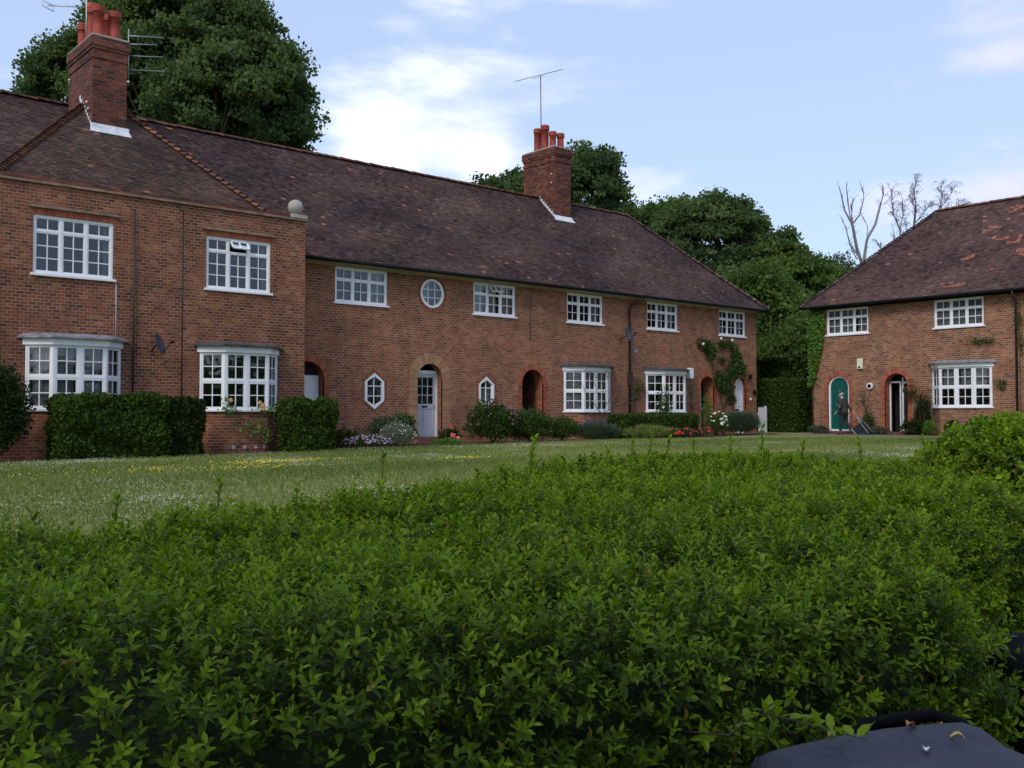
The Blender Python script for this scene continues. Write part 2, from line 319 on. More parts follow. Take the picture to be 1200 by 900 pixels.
def scatter(P, D, N, S, tpl):
    """P origins, D leaf directions, N up hints, S sizes -> verts, faces"""
    D = D / (np.linalg.norm(D, axis=1, keepdims=True) + 1e-9)
    X = np.cross(D, N); X /= (np.linalg.norm(X, axis=1, keepdims=True) + 1e-9); Z = np.cross(X, D)
    tv, tf = tpl; n = len(P)
    V = P[:, None, :] + S[:, None, None] * (tv[None, :, 0:1] * X[:, None, :] + tv[None, :, 1:2] * D[:, None, :] + tv[None, :, 2:3] * Z[:, None, :])
    F = tf[None] + (np.arange(n) * len(tv))[:, None, None]
    return V.reshape(-1, 3), F.reshape(-1, 3)
def fast_mesh(name, V, F, rnd, mat, parent=None):
    me = bpy.data.meshes.new(name); nv, nf, k = len(V), len(F), F.shape[1]
    me.vertices.add(nv); me.vertices.foreach_set('co', V.astype(np.float32).ravel())
    me.loops.add(nf * k); me.loops.foreach_set('vertex_index', F.astype(np.int32).ravel())
    me.polygons.add(nf); me.polygons.foreach_set('loop_start', np.arange(0, nf * k, k, dtype=np.int32))
    a = me.attributes.new('rnd', 'FLOAT', 'FACE'); a.data.foreach_set('value', rnd.astype(np.float32))
    me.materials.append(mat); me.update(calc_edges=True); me.validate()
    o = bpy.data.objects.new(name, me); C.objects.link(o)
    if parent is not None: o.parent = parent
    return o
def leaves(name, P, D, N, S, tpl, mat, parent=None, rnd=None):
    V, F = scatter(np.asarray(P, float), np.asarray(D, float), np.asarray(N, float), np.asarray(S, float), tpl)
    if rnd is None: rnd = rng.random(len(P))
    return fast_mesh(name, V, F, np.repeat(rnd, len(tpl[1])), mat, parent)
def unit(n):
    v = rng.normal(size=(n, 3)); return v / np.linalg.norm(v, axis=1, keepdims=True)
def vnoise(P, s, seed=0):
    """cheap smooth pseudo noise in -1..1"""
    a = np.zeros(len(P)); r = np.random.default_rng(seed)
    for k in range(6):
        w = r.normal(size=3); w = w / np.linalg.norm(w) * s * (1 + .35 * k); a += np.sin(P @ w + r.random() * 6.28)
    return a / 3.2

# ------------------------------------------------------------------ ground
def gz(x, y):
    d = FW.x * x + FW.y * y; base = -.20 + .007 * min(max(x, -5), 38)
    t = min(max((19 - d) / 16, 0), 1); t = t * t * (3 - 2 * t)
    return base - .48 * t
def gz_np(x, y):
    d = FW.x * x + FW.y * y; t = np.clip((19 - d) / 16, 0, 1); t = t * t * (3 - 2 * t)
    return -.20 + .007 * np.clip(x, -5, 38) - .48 * t
def build_ground():
    xs = np.concatenate([[-600, -150, -50], np.arange(-20, 60, 1.0), [80, 150, 600]]); ys = np.concatenate([[-600, -150, -50], np.arange(-20, 50, 1.0), [80, 150, 600]])
    X, Y = np.meshgrid(xs, ys); Z = gz_np(X, Y); V = np.stack([X, Y, Z], -1).reshape(-1, 3); nx = len(xs)
    F = np.array([[j * nx + i, j * nx + i + 1, (j + 1) * nx + i + 1, (j + 1) * nx + i] for j in range(len(ys) - 1) for i in range(len(xs) - 1)])
    o = fast_mesh('ground', V, F, np.zeros(len(F)), M['lawn']); o.data.polygons.foreach_set('use_smooth', [True] * len(F)); tag(o, kind='structure')
def strip(name, poly, z_off, mat, step=1.0):
    """ground-hugging sheet for a convex-ish quad poly (x0,y0,x1,y1)"""
    x0, y0, x1, y1 = poly; mb = MB(); nx = max(1, int((x1 - x0) / step)); ny = max(1, int((y1 - y0) / step))
    P = lambda i, j: (x0 + (x1 - x0) * i / nx, y0 + (y1 - y0) * j / ny, gz(x0 + (x1 - x0) * i / nx, y0 + (y1 - y0) * j / ny) + z_off)
    for i in range(nx):
        for j in range(ny): mb.face([P(i, j), P(i + 1, j), P(i + 1, j + 1), P(i, j + 1)])
    return tag(mb.build(name, mat), kind='structure')
build_ground()
strip('flower_bed_soil', (13.2, 22.75, 35.6, 25.0), .006, M['soil'], .5)
strip('bed_soil', (4.6, 22.0, 13.2, 23.6), .006, M['soil'], .5)
strip('house_path', (34.75, 13.0, 35.55, 23.4), .008, M['paving'], .5)
strip('house_bed_soil', (35.55, 12.0, 36.3, 22.6), .006, M['soil'], .5)
pv = MB()
for i in range(12):
    a = -3 + i * .6
    for f0, f1 in ((-1.2, -.62), (-.6, -.02), (0.0, .58), (.6, 1.18)):
        q = [cw(a, f0), cw(a + .58, f0), cw(a + .58, f1), cw(a, f1)]
        pv.face([(p.x, p.y, gz(p.x, p.y) + .02) for p in q])
tag(pv.build('pavement', M['paving']), kind='structure')

# lawn details
def lawn_points(n, dmin=3.5, dmax=34):
    out = []
    while sum(len(a) for a in out) < n:
        m = n * 2; d = dmin + (dmax - dmin) * rng.random(m) ** 0.75; a = (rng.random(m) - .5) * 1.15
        r = a * d; P = np.stack([RT.x * r + FW.x * d, RT.y * r + FW.y * d], 1)
        x, y = P[:, 0], P[:, 1]
        ok = (y < np.where(x < 13.1, 22.0, 22.75)) & (x < 35.4); out.append(P[ok])
    return np.concatenate(out)[:n]
P2 = lawn_points(150000); z = gz_np(P2[:, 0], P2[:, 1]); P3 = np.column_stack([P2, z])
D = np.column_stack([rng.normal(size=(len(P3), 2)) * .45, np.ones(len(P3))]); d = P3[:, 0] * FW.x + P3[:, 1] * FW.y
pt = np.clip(.42 + .32 * vnoise(P3, .7, 3) + .2 * rng.normal(size=len(P3)), 0, 1)
g = leaves('lawn_grass', P3, D, unit(len(P3)), (.035 + .03 * rng.random(len(P3))) * (1 + .02 * d), (T_BLADE[0] * [3, 1, 1], T_BLADE[1]), M['grass_tuft'], rnd=pt); tag(g, kind='stuff')
T_FLOWER = (np.array([[-.5, -.5, 0], [.5, -.5, .1], [.5, .5, 0], [-.5, .5, .1], [0, 0, .55]]), np.array([[0, 1, 4], [1, 2, 4], [2, 3, 4], [3, 0, 4]]))
P2 = lawn_points(110000, 5, 30); nz = vnoise(np.column_stack([P2, np.zeros(len(P2))]), .9, 11) + .5 * vnoise(np.column_stack([P2, np.zeros(len(P2))]), 2.6, 12)
P2 = P2[(nz + .5 * rng.normal(size=len(P2))) > 1.0]
P3 = np.column_stack([P2, gz_np(P2[:, 0], P2[:, 1]) + .055]); n = len(P3)
tag(leaves('clover_flowers', P3, np.tile([1., 0, 0], (n, 1)), np.tile([0, 0, 1.], (n, 1)), .008 + .008 * rng.random(n), T_FLOWER, M['p_white']), kind='stuff')
yp = []
for cx, cy, sx, sy, k in [(6.6, 17.0, .55, .30, 60), (8.9, 17.6, .5, .3, 130), (9.9, 17.7, .6, .25, 70), (8.0, 16.3, .6, .25, 60), (12.7, 16.0, .5, .22, 70), (4.9, 17.4, .4, .3, 14)]:
    yp.append(np.column_stack([cx + sx * rng.normal(size=k), cy + sy * rng.normal(size=k)]))
P2 = np.concatenate(yp); P3 = np.column_stack([P2, gz_np(P2[:, 0], P2[:, 1]) + .07]); n = len(P3)
tag(leaves('buttercup_flowers', P3, np.tile([1., 0, 0], (n, 1)), np.tile([0, 0, 1.], (n, 1)), .020 + .012 * rng.random(n), T_FLOWER, M['p_yellow']), kind='stuff')

# ------------------------------------------------------------------ architecture helpers
class Frame:
    """facade frame: u along the wall, z up, w out of the wall towards the viewer"""
    def __init__(s, o, u, w): s.o = Vector(o); s.u = Vector(u); s.w = Vector(w)
    def p(s, u, z, w=0.0): return s.o + s.u * u + s.w * w + Vector((0, 0, z))
    def box(s, mb, u0, u1, z0, z1, w0, w1, mi=0):
        P = [s.p(u, z, w) for z in (z0, z1) for w in (w0, w1) for u in (u0, u1)]
        for q in ((0, 2, 3, 1), (4, 5, 7, 6), (0, 1, 5, 4), (2, 6, 7, 3), (0, 4, 6, 2), (1, 3, 7, 5)): mb.face([P[i] for i in q], mi=mi)
def arch_loop(u0, u1, z0, ztop, n=14):
    r = (u1 - u0) / 2; c = (u0 + u1) / 2; sp = ztop - r
    L = [(u0, z0), (u1, z0)]
    for k in range(n + 1):
        a = math.pi * k / n; L.append((c + r * math.cos(a), sp + r * math.sin(a)))
    return L
def circ_loop(c, z, r, n=28): return [(c + r * math.cos(2 * math.pi * k / n), z + r * math.sin(2 * math.pi * k / n)) for k in range(n)]
def hex_loop(u0, u1, z0, z1, sh, g=0):
    c = (u0 + u1) / 2
    return [(u0 - g, z0 + sh), (c, z0 - g * 1.3), (u1 + g, z0 + sh), (u1 + g, z1 - sh), (c, z1 + g * 1.3), (u0 - g, z1 - sh)]
def wall_sheet(fr, outer, holes, reveal, name, mats, parent, hole_mi=None):
    mb = MB(); loops = [outer] + holes
    flat = [q for L in loops for q in L]
    tris = tessellate_polygon([[Vector((q[0], q[1], 0)) for q in L] for L in loops])
    for t in tris: mb.face([fr.p(*flat[i]) for i in t], [flat[i] for i in t])
    for hi, L in enumerate(holes):
        s = 0; dep = reveal[hi]
        for k in range(len(L)):
            a, b = L[k], L[(k + 1) % len(L)]; l = math.dist(a, b)
            vert = abs(a[0] - b[0]) < 1e-6
            if vert: uv = [(0, a[1]), (0, b[1]), (dep, b[1]), (dep, a[1])]
            else: uv = [(s, 0), (s + l, 0), (s + l, dep), (s, dep)]
            mb.face([fr.p(*a), fr.p(*b), fr.p(b[0], b[1], -dep), fr.p(a[0], a[1], -dep)], uv, mi=hole_mi[hi] if hole_mi else 0); s += l
    return mb.build(name, mats, parent, merge=False)
def ring(fr, inner, outer, w, name, mat, parent, closed=False, thick=.10):
    """flat moulded ring between two loops of equal length, proud of the wall by w; uv follows the curve"""
    mb = MB(); s = 0; n = len(inner)
    for k in range(n if closed else n - 1):
        j = (k + 1) % n; a, b, c, d = inner[k], inner[j], outer[j], outer[k]; l = (math.dist(a, b) + math.dist(c, d)) / 2; h = math.dist(a, d)
        mb.face([fr.p(*a, w), fr.p(*b, w), fr.p(*c, w), fr.p(*d, w)], [(s, 0.01), (s + l, .01), (s + l, h), (s, h)])
        mb.face([fr.p(*d, w), fr.p(*c, w), fr.p(*c, -.02), fr.p(*d, -.02)], [(s, 0.01), (s + l, .01), (s + l, .05), (s, .05)])
        mb.face([fr.p(*a, w), fr.p(*b, w), fr.p(*b, -thick), fr.p(*a, -thick)], [(s, .01), (s + l, .01), (s + l, .01 + thick), (s, .01 + thick)])
        s += l
    return mb.build(name, mat, parent, merge=False)
def arch_ring_loops(u0, u1, zb, ztop, t, n=14, tj=None):
    tj = tj or t; r = (u1 - u0) / 2; c = (u0 + u1) / 2; sp = ztop - r; I = []; O = []
    nb = 6
    for k in range(nb): z = zb + (sp - zb) * k / nb; I.append((u1, z)); O.append((u1 + tj, z))
    for k in range(n + 1):
        a = math.pi * k / n; I.append((c + r * math.cos(a), sp + r * math.sin(a))); O.append((c + (r + tj) * math.cos(a), sp + (r + t) * math.sin(a)))
    for k in range(nb - 1, -1, -1): z = zb + (sp - zb) * k / nb; I.append((u0, z)); O.append((u0 - tj, z))
    return I, O
def casement(fr, u0, u1, z0, z1, parent, lights=3, cols=2, rows=3, split=1, back=.06, curtains=(), open_vent=None, sill=True, label=None, cmat='curtain', sill_mat='white'):
    """window: frame mesh > pane, sill, vent_sash, curtain.  split = rows in the fanlight band"""
    f = MB(); g = MB(); W0 = -back - .05; FO = .055
    B = lambda a, b, c, d, w0, w1: fr.box(f, a, b, c, d, w0, w1)
    B(u0, u0 + FO, z0, z1, W0, -back + .03); B(u1 - FO, u1, z0, z1, W0, -back + .03)
    B(u0 + FO, u1 - FO, z1 - FO, z1, W0, -back + .03); B(u0 + FO, u1 - FO, z0, z0 + FO, W0, -back + .03)
    lw = (u1 - u0 - 2 * FO) / lights; ih = z1 - z0 - 2 * FO; zt = z1 - FO - ih * split / rows
    for i in range(lights):
        a = u0 + FO + lw * i; b = a + lw
        if i: B(a - .03, a + .03, z0 + FO, z1 - FO, W0, -back + .022)
        a2 = a + (.03 if i else 0); b2 = b - (.03 if i < lights - 1 else 0)
        segs = [(z0 + FO, zt - .022, rows - split), (zt + .022, z1 - FO, split)] if 0 < split < rows else [(z0 + FO, z1 - FO, rows)]
        if len(segs) == 2: B(a2, b2, zt - .022, zt + .022, W0, -back + .018)
        for si, (s0, s1, nr) in enumerate(segs):
            vent = (open_vent == i and si == len(segs) - 1)
            if vent: continue
            e = .028; w1 = -back + .010; w0 = -back - .035
            B(a2, a2 + e, s0, s1, w0, w1); B(b2 - e, b2, s0, s1, w0, w1); B(a2 + e, b2 - e, s0, s0 + e, w0, w1); B(a2 + e, b2 - e, s1 - e, s1, w0, w1)
            for c in range(1, cols):
                x = a2 + e + (b2 - a2 - 2 * e) * c / cols; B(x - .011, x + .011, s0 + e, s1 - e, -back - .026, -back + .002)
            for r_ in range(1, nr):
                y = s0 + e + (s1 - s0 - 2 * e) * r_ / nr; B(a2 + e, b2 - e, y - .011, y + .011, -back - .027, -back + .001)
            jit = [random.uniform(-.004, .004) for _ in range(4)]
            g.face([fr.p(a2 + e, s0 + e, -back - .015 + jit[0]), fr.p(b2 - e, s0 + e, -back - .015 + jit[1]), fr.p(b2 - e, s1 - e, -back - .015 + jit[2]), fr.p(a2 + e, s1 - e, -back - .015 + jit[0] + jit[2] - jit[1])])
    w = f.build('window', M['white'], parent, merge=False)
    if label: w['label'] = label
    g.build('pane', M['glass'], w, merge=False)
    if open_vent is not None:
        i = open_vent; a = u0 + FO + lw * i + .035; b = a + lw - .07; h = z1 - FO - zt - .03; v = MB(); ang = R(38)
        def q(u, t, th): return fr.p(u, z1 - FO - .01 - t * math.cos(ang) + th * math.sin(ang), -back + .02 + t * math.sin(ang) + th * math.cos(ang))
        def bb(ua, ub, ta, tb):
            P = [q(u, t, th) for th in (0, .035) for t in (ta, tb) for u in (ua, ub)]
            for qq in ((0, 2, 3, 1), (4, 5, 7, 6), (0, 1, 5, 4), (2, 6, 7, 3), (0, 4, 6, 2), (1, 3, 7, 5)): v.face([P[k] for k in qq])
        bb(a, a + .035, 0, h); bb(b - .035, b, 0, h); bb(a, b, 0, .035); bb(a, b, h - .035, h); bb((a + b) / 2 - .012, (a + b) / 2 + .012, 0, h)
        vs = v.build('vent_sash', M['white'], w, merge=False)
        v2 = MB(); v2.face([q(a + .03, .03, .012), q(b - .03, .03, .012), q(b - .03, h - .03, .012), q(a + .03, h - .03, .012)]); v2.build('vent_pane', M['glass'], w)
    if sill:
        s = MB(); P = [(u0 - .06, z0 - .055), (u1 + .06, z0 - .055)]
        fr.box(s, u0 - .06, u1 + .06, z0 - .055, z0 + .002, -back - .04, .055); s.build('sill', M[sill_mat], w, bevel=.006)
    for (ca, cb) in curtains:
        curtain(fr, u0 + (u1 - u0) * ca, u0 + (u1 - u0) * cb, z0 + .03, z1 - .03, -back - .13, w, cmat)
    return w
def curtain(fr, a, b, z0, z1, wp, parent, mat='curtain'):
    c = MB(); n = max(6, int((b - a) / .035)); ph = random.random() * 6
    off = lambda k: .022 * math.sin(k * 1.7 + ph) + .012 * math.sin(k * .6 + ph)
    for k in range(n):
        x0 = a + (b - a) * k / n; x1 = a + (b - a) * (k + 1) / n
        c.face([fr.p(x0, z0, wp + off(k)), fr.p(x1, z0, wp + off(k + 1)), fr.p(x1, z1, wp + off(k + 1)), fr.p(x0, z1, wp + off(k))], smooth=True)
    c.build('curtain', M[mat], parent)
def bay(fr, u0, u1, dx, parent, gnd, wallmat, proj=.43, z0=.97, z1=2.40, roofmat='lead', curt=True, label=None, curt_rows='all', cmat='curtain'):
    """canted four-light bay: frame mesh > pane, sill, fascia, canopy, base, curtain"""
    pts = [(u0, 0), (u0 + dx, proj), ((u0 + u1) / 2, proj), (u1 - dx, proj), (u1, 0)]
    V = lambda q, z: fr.p(q[0], z, q[1])
    f = MB(); g = MB(); cu = []
    for i in range(4):
        a, b = pts[i], pts[i + 1]; A = V(a, 0); B_ = V(b, 0); L = (B_ - A).length; u = (B_ - A) / L; w = u.cross(Vector((0, 0, 1)))
        if w.dot(fr.w) < 0: w = -w
        sf = Frame(A, u, w)
        zm = z0 + (z1 - z0) * .5
        bx = lambda p0, p1, q0, q1, w0, w1: sf.box(f, p0, p1, q0, q1, w0, w1)
        bx(0, .045, z0, z1, -.06, .015); bx(L - .045, L, z0, z1, -.06, .015)
        for (s0, s1) in ((z0 + .03, zm - .025), (zm + .025, z1 - .02)):
            e = .04; a2, b2 = .045, L - .045
            bx(a2, a2 + e, s0, s1, -.05, .004); bx(b2 - e, b2, s0, s1, -.05, .004); bx(a2 + e, b2 - e, s0, s0 + e, -.05, .004); bx(a2 + e, b2 - e, s1 - e, s1, -.05, .004)
            x = (a2 + b2) / 2; bx(x - .011, x + .011, s0 + e, s1 - e, -.04, -.004); y = (s0 + s1) / 2; bx(a2 + e, b2 - e, y - .011, y + .011, -.041, -.005)
            g.face([sf.p(a2 + e, s0 + e, -.022), sf.p(b2 - e, s0 + e, -.022), sf.p(b2 - e, s1 - e, -.022), sf.p(a2 + e, s1 - e, -.022)])
        bx(.045, L - .045, zm - .025, zm + .025, -.055, .010); bx(.045, L - .045, z0, z0 + .03, -.055, .010); bx(.045, L - .045, z1 - .02, z1, -.055, .010)
        cu.append((sf, L))
    w = f.build('bay_window', M['white'], parent, merge=False)
    if label: w['label'] = label
    g.build('pane', M['glass'], w, merge=False)
    def prism(name, mat, o, za, zb, wback=-.0, o2=None, bev=0):
        o2 = o if o2 is None else o2; m = MB()
        lo = [(u0 - o, wback), (u0 - o, .0), (u0 + dx - o * .5, proj + o), (u1 - dx + o * .5, proj + o), (u1 + o, 0), (u1 + o, wback)]
        hi = [(u0 - o2, wback), (u0 - o2, .0), (u0 + dx - o2 * .5, proj + o2), (u1 - dx + o2 * .5, proj + o2), (u1 + o2, 0), (u1 + o2, wback)]
        n = len(lo)
        for k in range(n): m.face([V(lo[k], za), V(lo[(k + 1) % n], za), V(hi[(k + 1) % n], zb), V(hi[k], zb)])
        m.face([V(q, za) for q in lo[::-1]]); m.face([V(q, zb) for q in hi]); return m.build(name, mat, w, bevel=bev)
    prism('sill', M['white'], .06, z0 - .055, z0 - .001, bev=.006)
    prism('fascia', M['white'], .07, z1 + .001, z1 + .145)
    prism('canopy', M[roofmat], .19, z1 + .147, z1 + .19); prism('canopy_slope', M[roofmat], .17, z1 + .191, z1 + .26, o2=.03)
    prism('base', wallmat, -.012, gnd, z0 - .056)
    if curt:
        for sf, L in cu: 
            c = MB(); n = 14; ph = random.random() * 6; zz = z1 if curt_rows == 'all' else z1; zb = z0 if curt_rows == 'all' else z0 + (z1 - z0) * .5
            for k in range(n):
                x0 = .1 + (L - .2) * k / n; x1 = .1 + (L - .2) * (k + 1) / n; o = lambda k: -.12 + .015 * math.sin(k * 1.7 + ph)
                c.face([sf.p(x0, zb + .03, o(k)), sf.p(x1, zb + .03, o(k + 1)), sf.p(x1, zz - .03, o(k + 1)), sf.p(x0, zz - .03, o(k))], smooth=True)
            c.build('curtain', M[cmat], w)
    return w
def inside(poly, P):
    c = np.ones(len(P), bool); n = len(poly)
    for i in range(n):
        a, b = poly[i], poly[(i + 1) % n]; c &= ((b[0] - a[0]) * (P[:, 1] - a[1]) - (b[1] - a[1]) * (P[:, 0] - a[0])) > -.02
    return c
def tile_slope(name, O, u, s, poly, mat, parent, gauge=.10, tw=.165):
    """individually laid plain tiles over the convex polygon poly (u,s coords, counter-clockwise), plus the sheet below"""
    O, u, s = Vector(O), Vector(u).normalized(), Vector(s).normalized(); n = u.cross(s)
    if n.z < 0: n = -n
    us = [q[0] for q in poly]; ss = [q[1] for q in poly]
    rows = np.arange(min(ss), max(ss), gauge); pts = []; 
    for k, r in enumerate(rows):
        x = np.arange(min(us), max(us), tw) + (k % 2) * tw / 2; pts.append(np.column_stack([x, np.full(len(x), r + gauge / 2), np.full(len(x), float(k))]))
    P = np.concatenate(pts); P = P[inside(poly, P)]; m = len(P); U, S_, N_ = (np.array(v) for v in (u, s, n))
    wob = .010 * vnoise(np.column_stack([P[:, :2], np.zeros(m)]), 2.2, 5)
    x = P[:, 0] + rng.normal(size=m) * .004; y = P[:, 1] - gauge / 2 + rng.normal(size=m) * .005; tilt = .020 + .008 * rng.random(m) + wob; tb = rng.normal(size=m) * .004; hw = tw / 2 - .003
    base = lambda a, b, c: np.array(O) + a[:, None] * U + b[:, None] * S_ + c[:, None] * N_
    q = [base(x - hw, y, tilt + tb), base(x + hw, y, tilt - tb), base(x + hw, y + gauge + .03, .006 + 0 * x), base(x - hw, y + gauge + .03, .006 + 0 * x), base(x - hw, y, tilt * 0 - .002), base(x + hw, y, tilt * 0 - .002)]
    V = np.stack(q, 1).reshape(-1, 3); F = (np.array([[0, 1, 2, 3], [4, 5, 1, 0]])[None] + (np.arange(m) * 6)[:, None, None]).reshape(-1, 4)
    rv = np.clip(.42 + .2 * vnoise(np.column_stack([P[:, :2], np.zeros(m)]), 1.2, 9) + .18 * rng.normal(size=m), 0, .96); sp = rng.random(m); rv = np.where(sp > .9955, .985 + .015 * rng.random(m), rv)
    V = np.concatenate([V, np.array([O + u * q_[0] + s * q_[1] - n * .004 for q_ in poly])]); 
    o = fast_mesh(name, V[:-len(poly)], F, np.repeat(rv, 2), mat, parent)
    mb = MB(); mb.face([O + u * q_[0] + s * q_[1] - n * .004 for q_ in poly]); mb.build('roof_deck', mat, o)
    return o
def caps(name, A, B, mat, parent, r=.11, L=.30, bonnet=False):
    """row of half-round ridge tiles or overlapping bonnet hips from A to B"""
    A, B = Vector(A), Vector(B); d = (B - A); n = max(1, int(d.length / L)); d.normalize(); side = d.cross(Vector((0, 0, 1))).normalized(); up = side.cross(d).normalized()
    if up.z < 0: up = -up
    V = []; F = []; rv = []; step = (B - A).length / n; K = 6
    for i in range(n):
        p0 = A + d * (step * i); p1 = p0 + d * (step * 1.08); ra = r * (1.15 if bonnet else 1.0) * random.uniform(.95, 1.05); rb = r * (.80 if bonnet else .97); j = Vector((0, 0, random.uniform(-.008, .008)))
        b0 = len(V)
        for (p, rr, lift) in ((p0, ra, .03 if bonnet else .012), (p1, rb, 0), (p0, ra * .8, -.02)):
            for k in range(K + 1):
                a = math.pi * (k / K) * 1.0; V.append(p + j + side * (rr * 1.15 * math.cos(a)) + up * (rr * .8 * math.sin(a) + lift - .03))
        c = random.random()
        for k in range(K):
            F.append([b0 + k, b0 + k + 1, b0 + K + 1 + k + 1, b0 + K + 1 + k]); rv.append(c)
            F.append([b0 + k, b0 + k + 1, b0 + 2 * (K + 1) + k + 1, b0 + 2 * (K + 1) + k]); rv.append(c * .3)
    return fast_mesh(name, np.array([tuple(v) for v in V]), np.array(F), np.array(rv), mat, parent)
def gutter(name, A, B, parent, r=.06):
    A, B = Vector(A), Vector(B); mb = MB(); mb.tube([A, B], r, 10); o = mb.build(name, M['gutter'], parent); return o
def chimney(parent, x0, x1, y0, y1, zb, zt, pots, name='chimney'):
    mb = MB(); capw = .05
    mb.box((x0, y0, zb), (x1, y1, zt - .62)); mb.box((x0 - .025, y0 - .025, zt - .62), (x1 + .025, y1 + .025, zt - .54))
    mb.box((x0 - .004, y0 - .004, zt - .54), (x1 + .004, y1 + .004, zt - .38)); mb.box((x0 - .035, y0 - .035, zt - .38), (x1 + .035, y1 + .035, zt - .30))
    mb.box((x0 - .06, y0 - .06, zt - .30), (x1 + .06, y1 + .06, zt - .06)); 
    ch = mb.build(name, M['brick_chim'], parent, merge=False)
    f = MB(); f.box((x0 - .04, y0 - .04, zt - .06), (x1 + .04, y1 + .04, zt)); c = f.build('flaunching', M['stone'], ch, bevel=.02)
    for (px, py, r, h, t) in pots:
        p = MB(); prof = [(r * 1.08, 0), (r * 1.05, .05), (r * .95, .08)] + ([(r * .88, h * .6), (r * .86, h * .74)] if t else [(r * .92, h * .8)])
        z = prof[-1][1]
        for k in range(3): prof += [(r * 1.10, z + .01), (r * 1.12, z + .04), (r * .95, z + .05)]; z += .065
        prof += [(r * .98, h), (r * .72, h), (r * .70, h - .25)]; p.lathe(prof, (px, py, zt - .01), 18)
        p.build('chimney_pot', M['pot'], ch)
    return ch

# ------------------------------------------------------------------ long terrace
T = thing('terrace_house', 'long two-storey red brick terrace with a projecting left wing and steep brown tiled roof', 'building')
MF = Frame((0, 25, 0), (1, 0, 0), (0, -1, 0)); WF = Frame((0, 23.55, 0), (1, 0, 0), (0, -1, 0))
GZ = -.45
XR = 35.8
rect = lambda a, b, c, d: [(a, c), (b, c), (b, d), (a, d)]
up_w = [15.83, 21.03, 25.31, 29.6, 34.1]; WW = 1.83 / 2
holes = []; rev = []; hm = []
for c in up_w: holes.append(rect(c - WW, c + WW, 4.15, 5.2)); rev.append(.16); hm.append(0)
OV = (18.44, 4.67, .46); holes.append(circ_loop(*OV)); rev.append(.16); hm.append(2)
HX = [(15.95, 16.64, 1.0, 2.1), (20.34, 21.0, 1.02, 2.1)]
for a, b, c, d_ in HX: holes.append(hex_loop(a, b, c, d_, .26)); rev.append(.16); hm.append(2)
arches = [(13.53, 14.57, 2.37, .28), (17.88, 18.85, 2.45, .30), (22.24, 23.24, 2.39, .42), (31.93, 32.85, 2.40, .55), (34.22, 35.02, 2.40, .14)]
for a, b, zt, dp in arches: holes.append(arch_loop(a, b, .04 if a != 17.88 else .12, zt)); rev.append(dp); hm.append(0 if a == 17.88 else 1)
BAYS = [(24.22, 26.6, .58), (28.6, 31.0, .58)]
for a, b, dx in BAYS: holes.append(rect(a + .12, b - .12, 1.05, 2.36)); rev.append(.2); hm.append(0)
wall_sheet(MF, rect(-3, XR, GZ, 5.36), holes, rev, 'front_wall', [M['brick'], M['brick_rub'], M['brick_orange']], T, hm)
mb = MB(); mb.face([(XR, 25, GZ), (XR, 32.8, GZ), (XR, 32.8, 5.36), (XR, 25, 5.36)]); mb.face([(-3, 32.8, GZ), (XR, 32.8, GZ), (XR, 32.8, 5.36), (-3, 32.8, 5.36)]); mb.face([(-3, 25, GZ), (-3, 32.8, GZ), (-3, 32.8, 5.36), (-3, 25, 5.36)])
mb.build('rear_wall', M['brick'], T)
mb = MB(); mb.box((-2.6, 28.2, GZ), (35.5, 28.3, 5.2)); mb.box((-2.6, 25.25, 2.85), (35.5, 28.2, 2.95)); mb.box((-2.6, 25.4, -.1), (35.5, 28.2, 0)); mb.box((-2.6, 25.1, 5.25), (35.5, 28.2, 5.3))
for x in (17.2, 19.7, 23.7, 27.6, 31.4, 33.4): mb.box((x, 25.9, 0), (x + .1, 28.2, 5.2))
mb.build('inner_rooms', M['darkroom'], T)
# wing
wh = []; wr = []
for c in (7.17, 11.22): wh.append(rect(c - .88, c + .88, 4.02, 5.35)); wr.append(.16)
WB = [(6.17, 8.24, .46), (10.2, 12.3, .46)]
for a, b, dx in WB: wh.append(rect(a + .12, b - .12, 1.05, 2.36)); wr.append(.2)
wall_sheet(WF, rect(4.7, 13.12, GZ, 6.05), wh, wr, 'wing_wall', [M['brick_wing']], T)
mb = MB(); mb.face([(13.12, 23.55, GZ), (13.12, 25, GZ), (13.12, 25.4, 6.05), (13.12, 23.55, 6.05)]); mb.face([(4.7, 23.55, GZ), (4.7, 25, GZ), (4.7, 25.4, 6.05), (4.7, 23.55, 6.05)])
mb.face([(4.7, 23.87, 5.2), (13.12, 23.87, 5.2), (13.12, 23.87, 6.05), (4.7, 23.87, 6.05)]); mb.build('wing_side_wall', M['brick_wing'], T)
mb = MB(); mb.box((4.9, 24.9, -.1), (12.9, 24.95, 5.9)); mb.box((4.9, 23.75, 2.85), (12.9, 24.9, 2.95)); mb.build('wing_inner_rooms', M['darkroom'], T)
# parapet coping: creasing tiles, brick on edge, corner block and ball
mb = MB(); mb.box((4.64, 23.49, 6.05), (13.18, 23.93, 6.085)); mb.box((4.67, 23.52, 6.085), (13.15, 23.90, 6.11)); mb.box((12.80, 23.93, 6.05), (13.18, 25.5, 6.085)); mb.build('parapet_creasing', M['creasing'], T)
mb = MB(); mb.box((4.68, 23.54, 6.11), (12.66, 23.88, 6.20)); mb.build('parapet_coping', M['brick_chim'], T, bevel=.008)
mb = MB(); mb.box((12.68, 23.50, 6.11), (13.16, 23.98, 6.21)); cb = mb.build('corner_block', M['stone'], T, bevel=.01)
bp = MB(); bp.lathe([(.001, .0), (.11, .0), (.12, .03), (.07, .06)] + [(.205 * math.sin(a), .235 - .205 * math.cos(a)) for a in [math.pi * (k / 16) for k in range(2, 17)]], (12.92, 23.74, 6.21), 24); bp.build('stone_ball', M['stone'], cb)
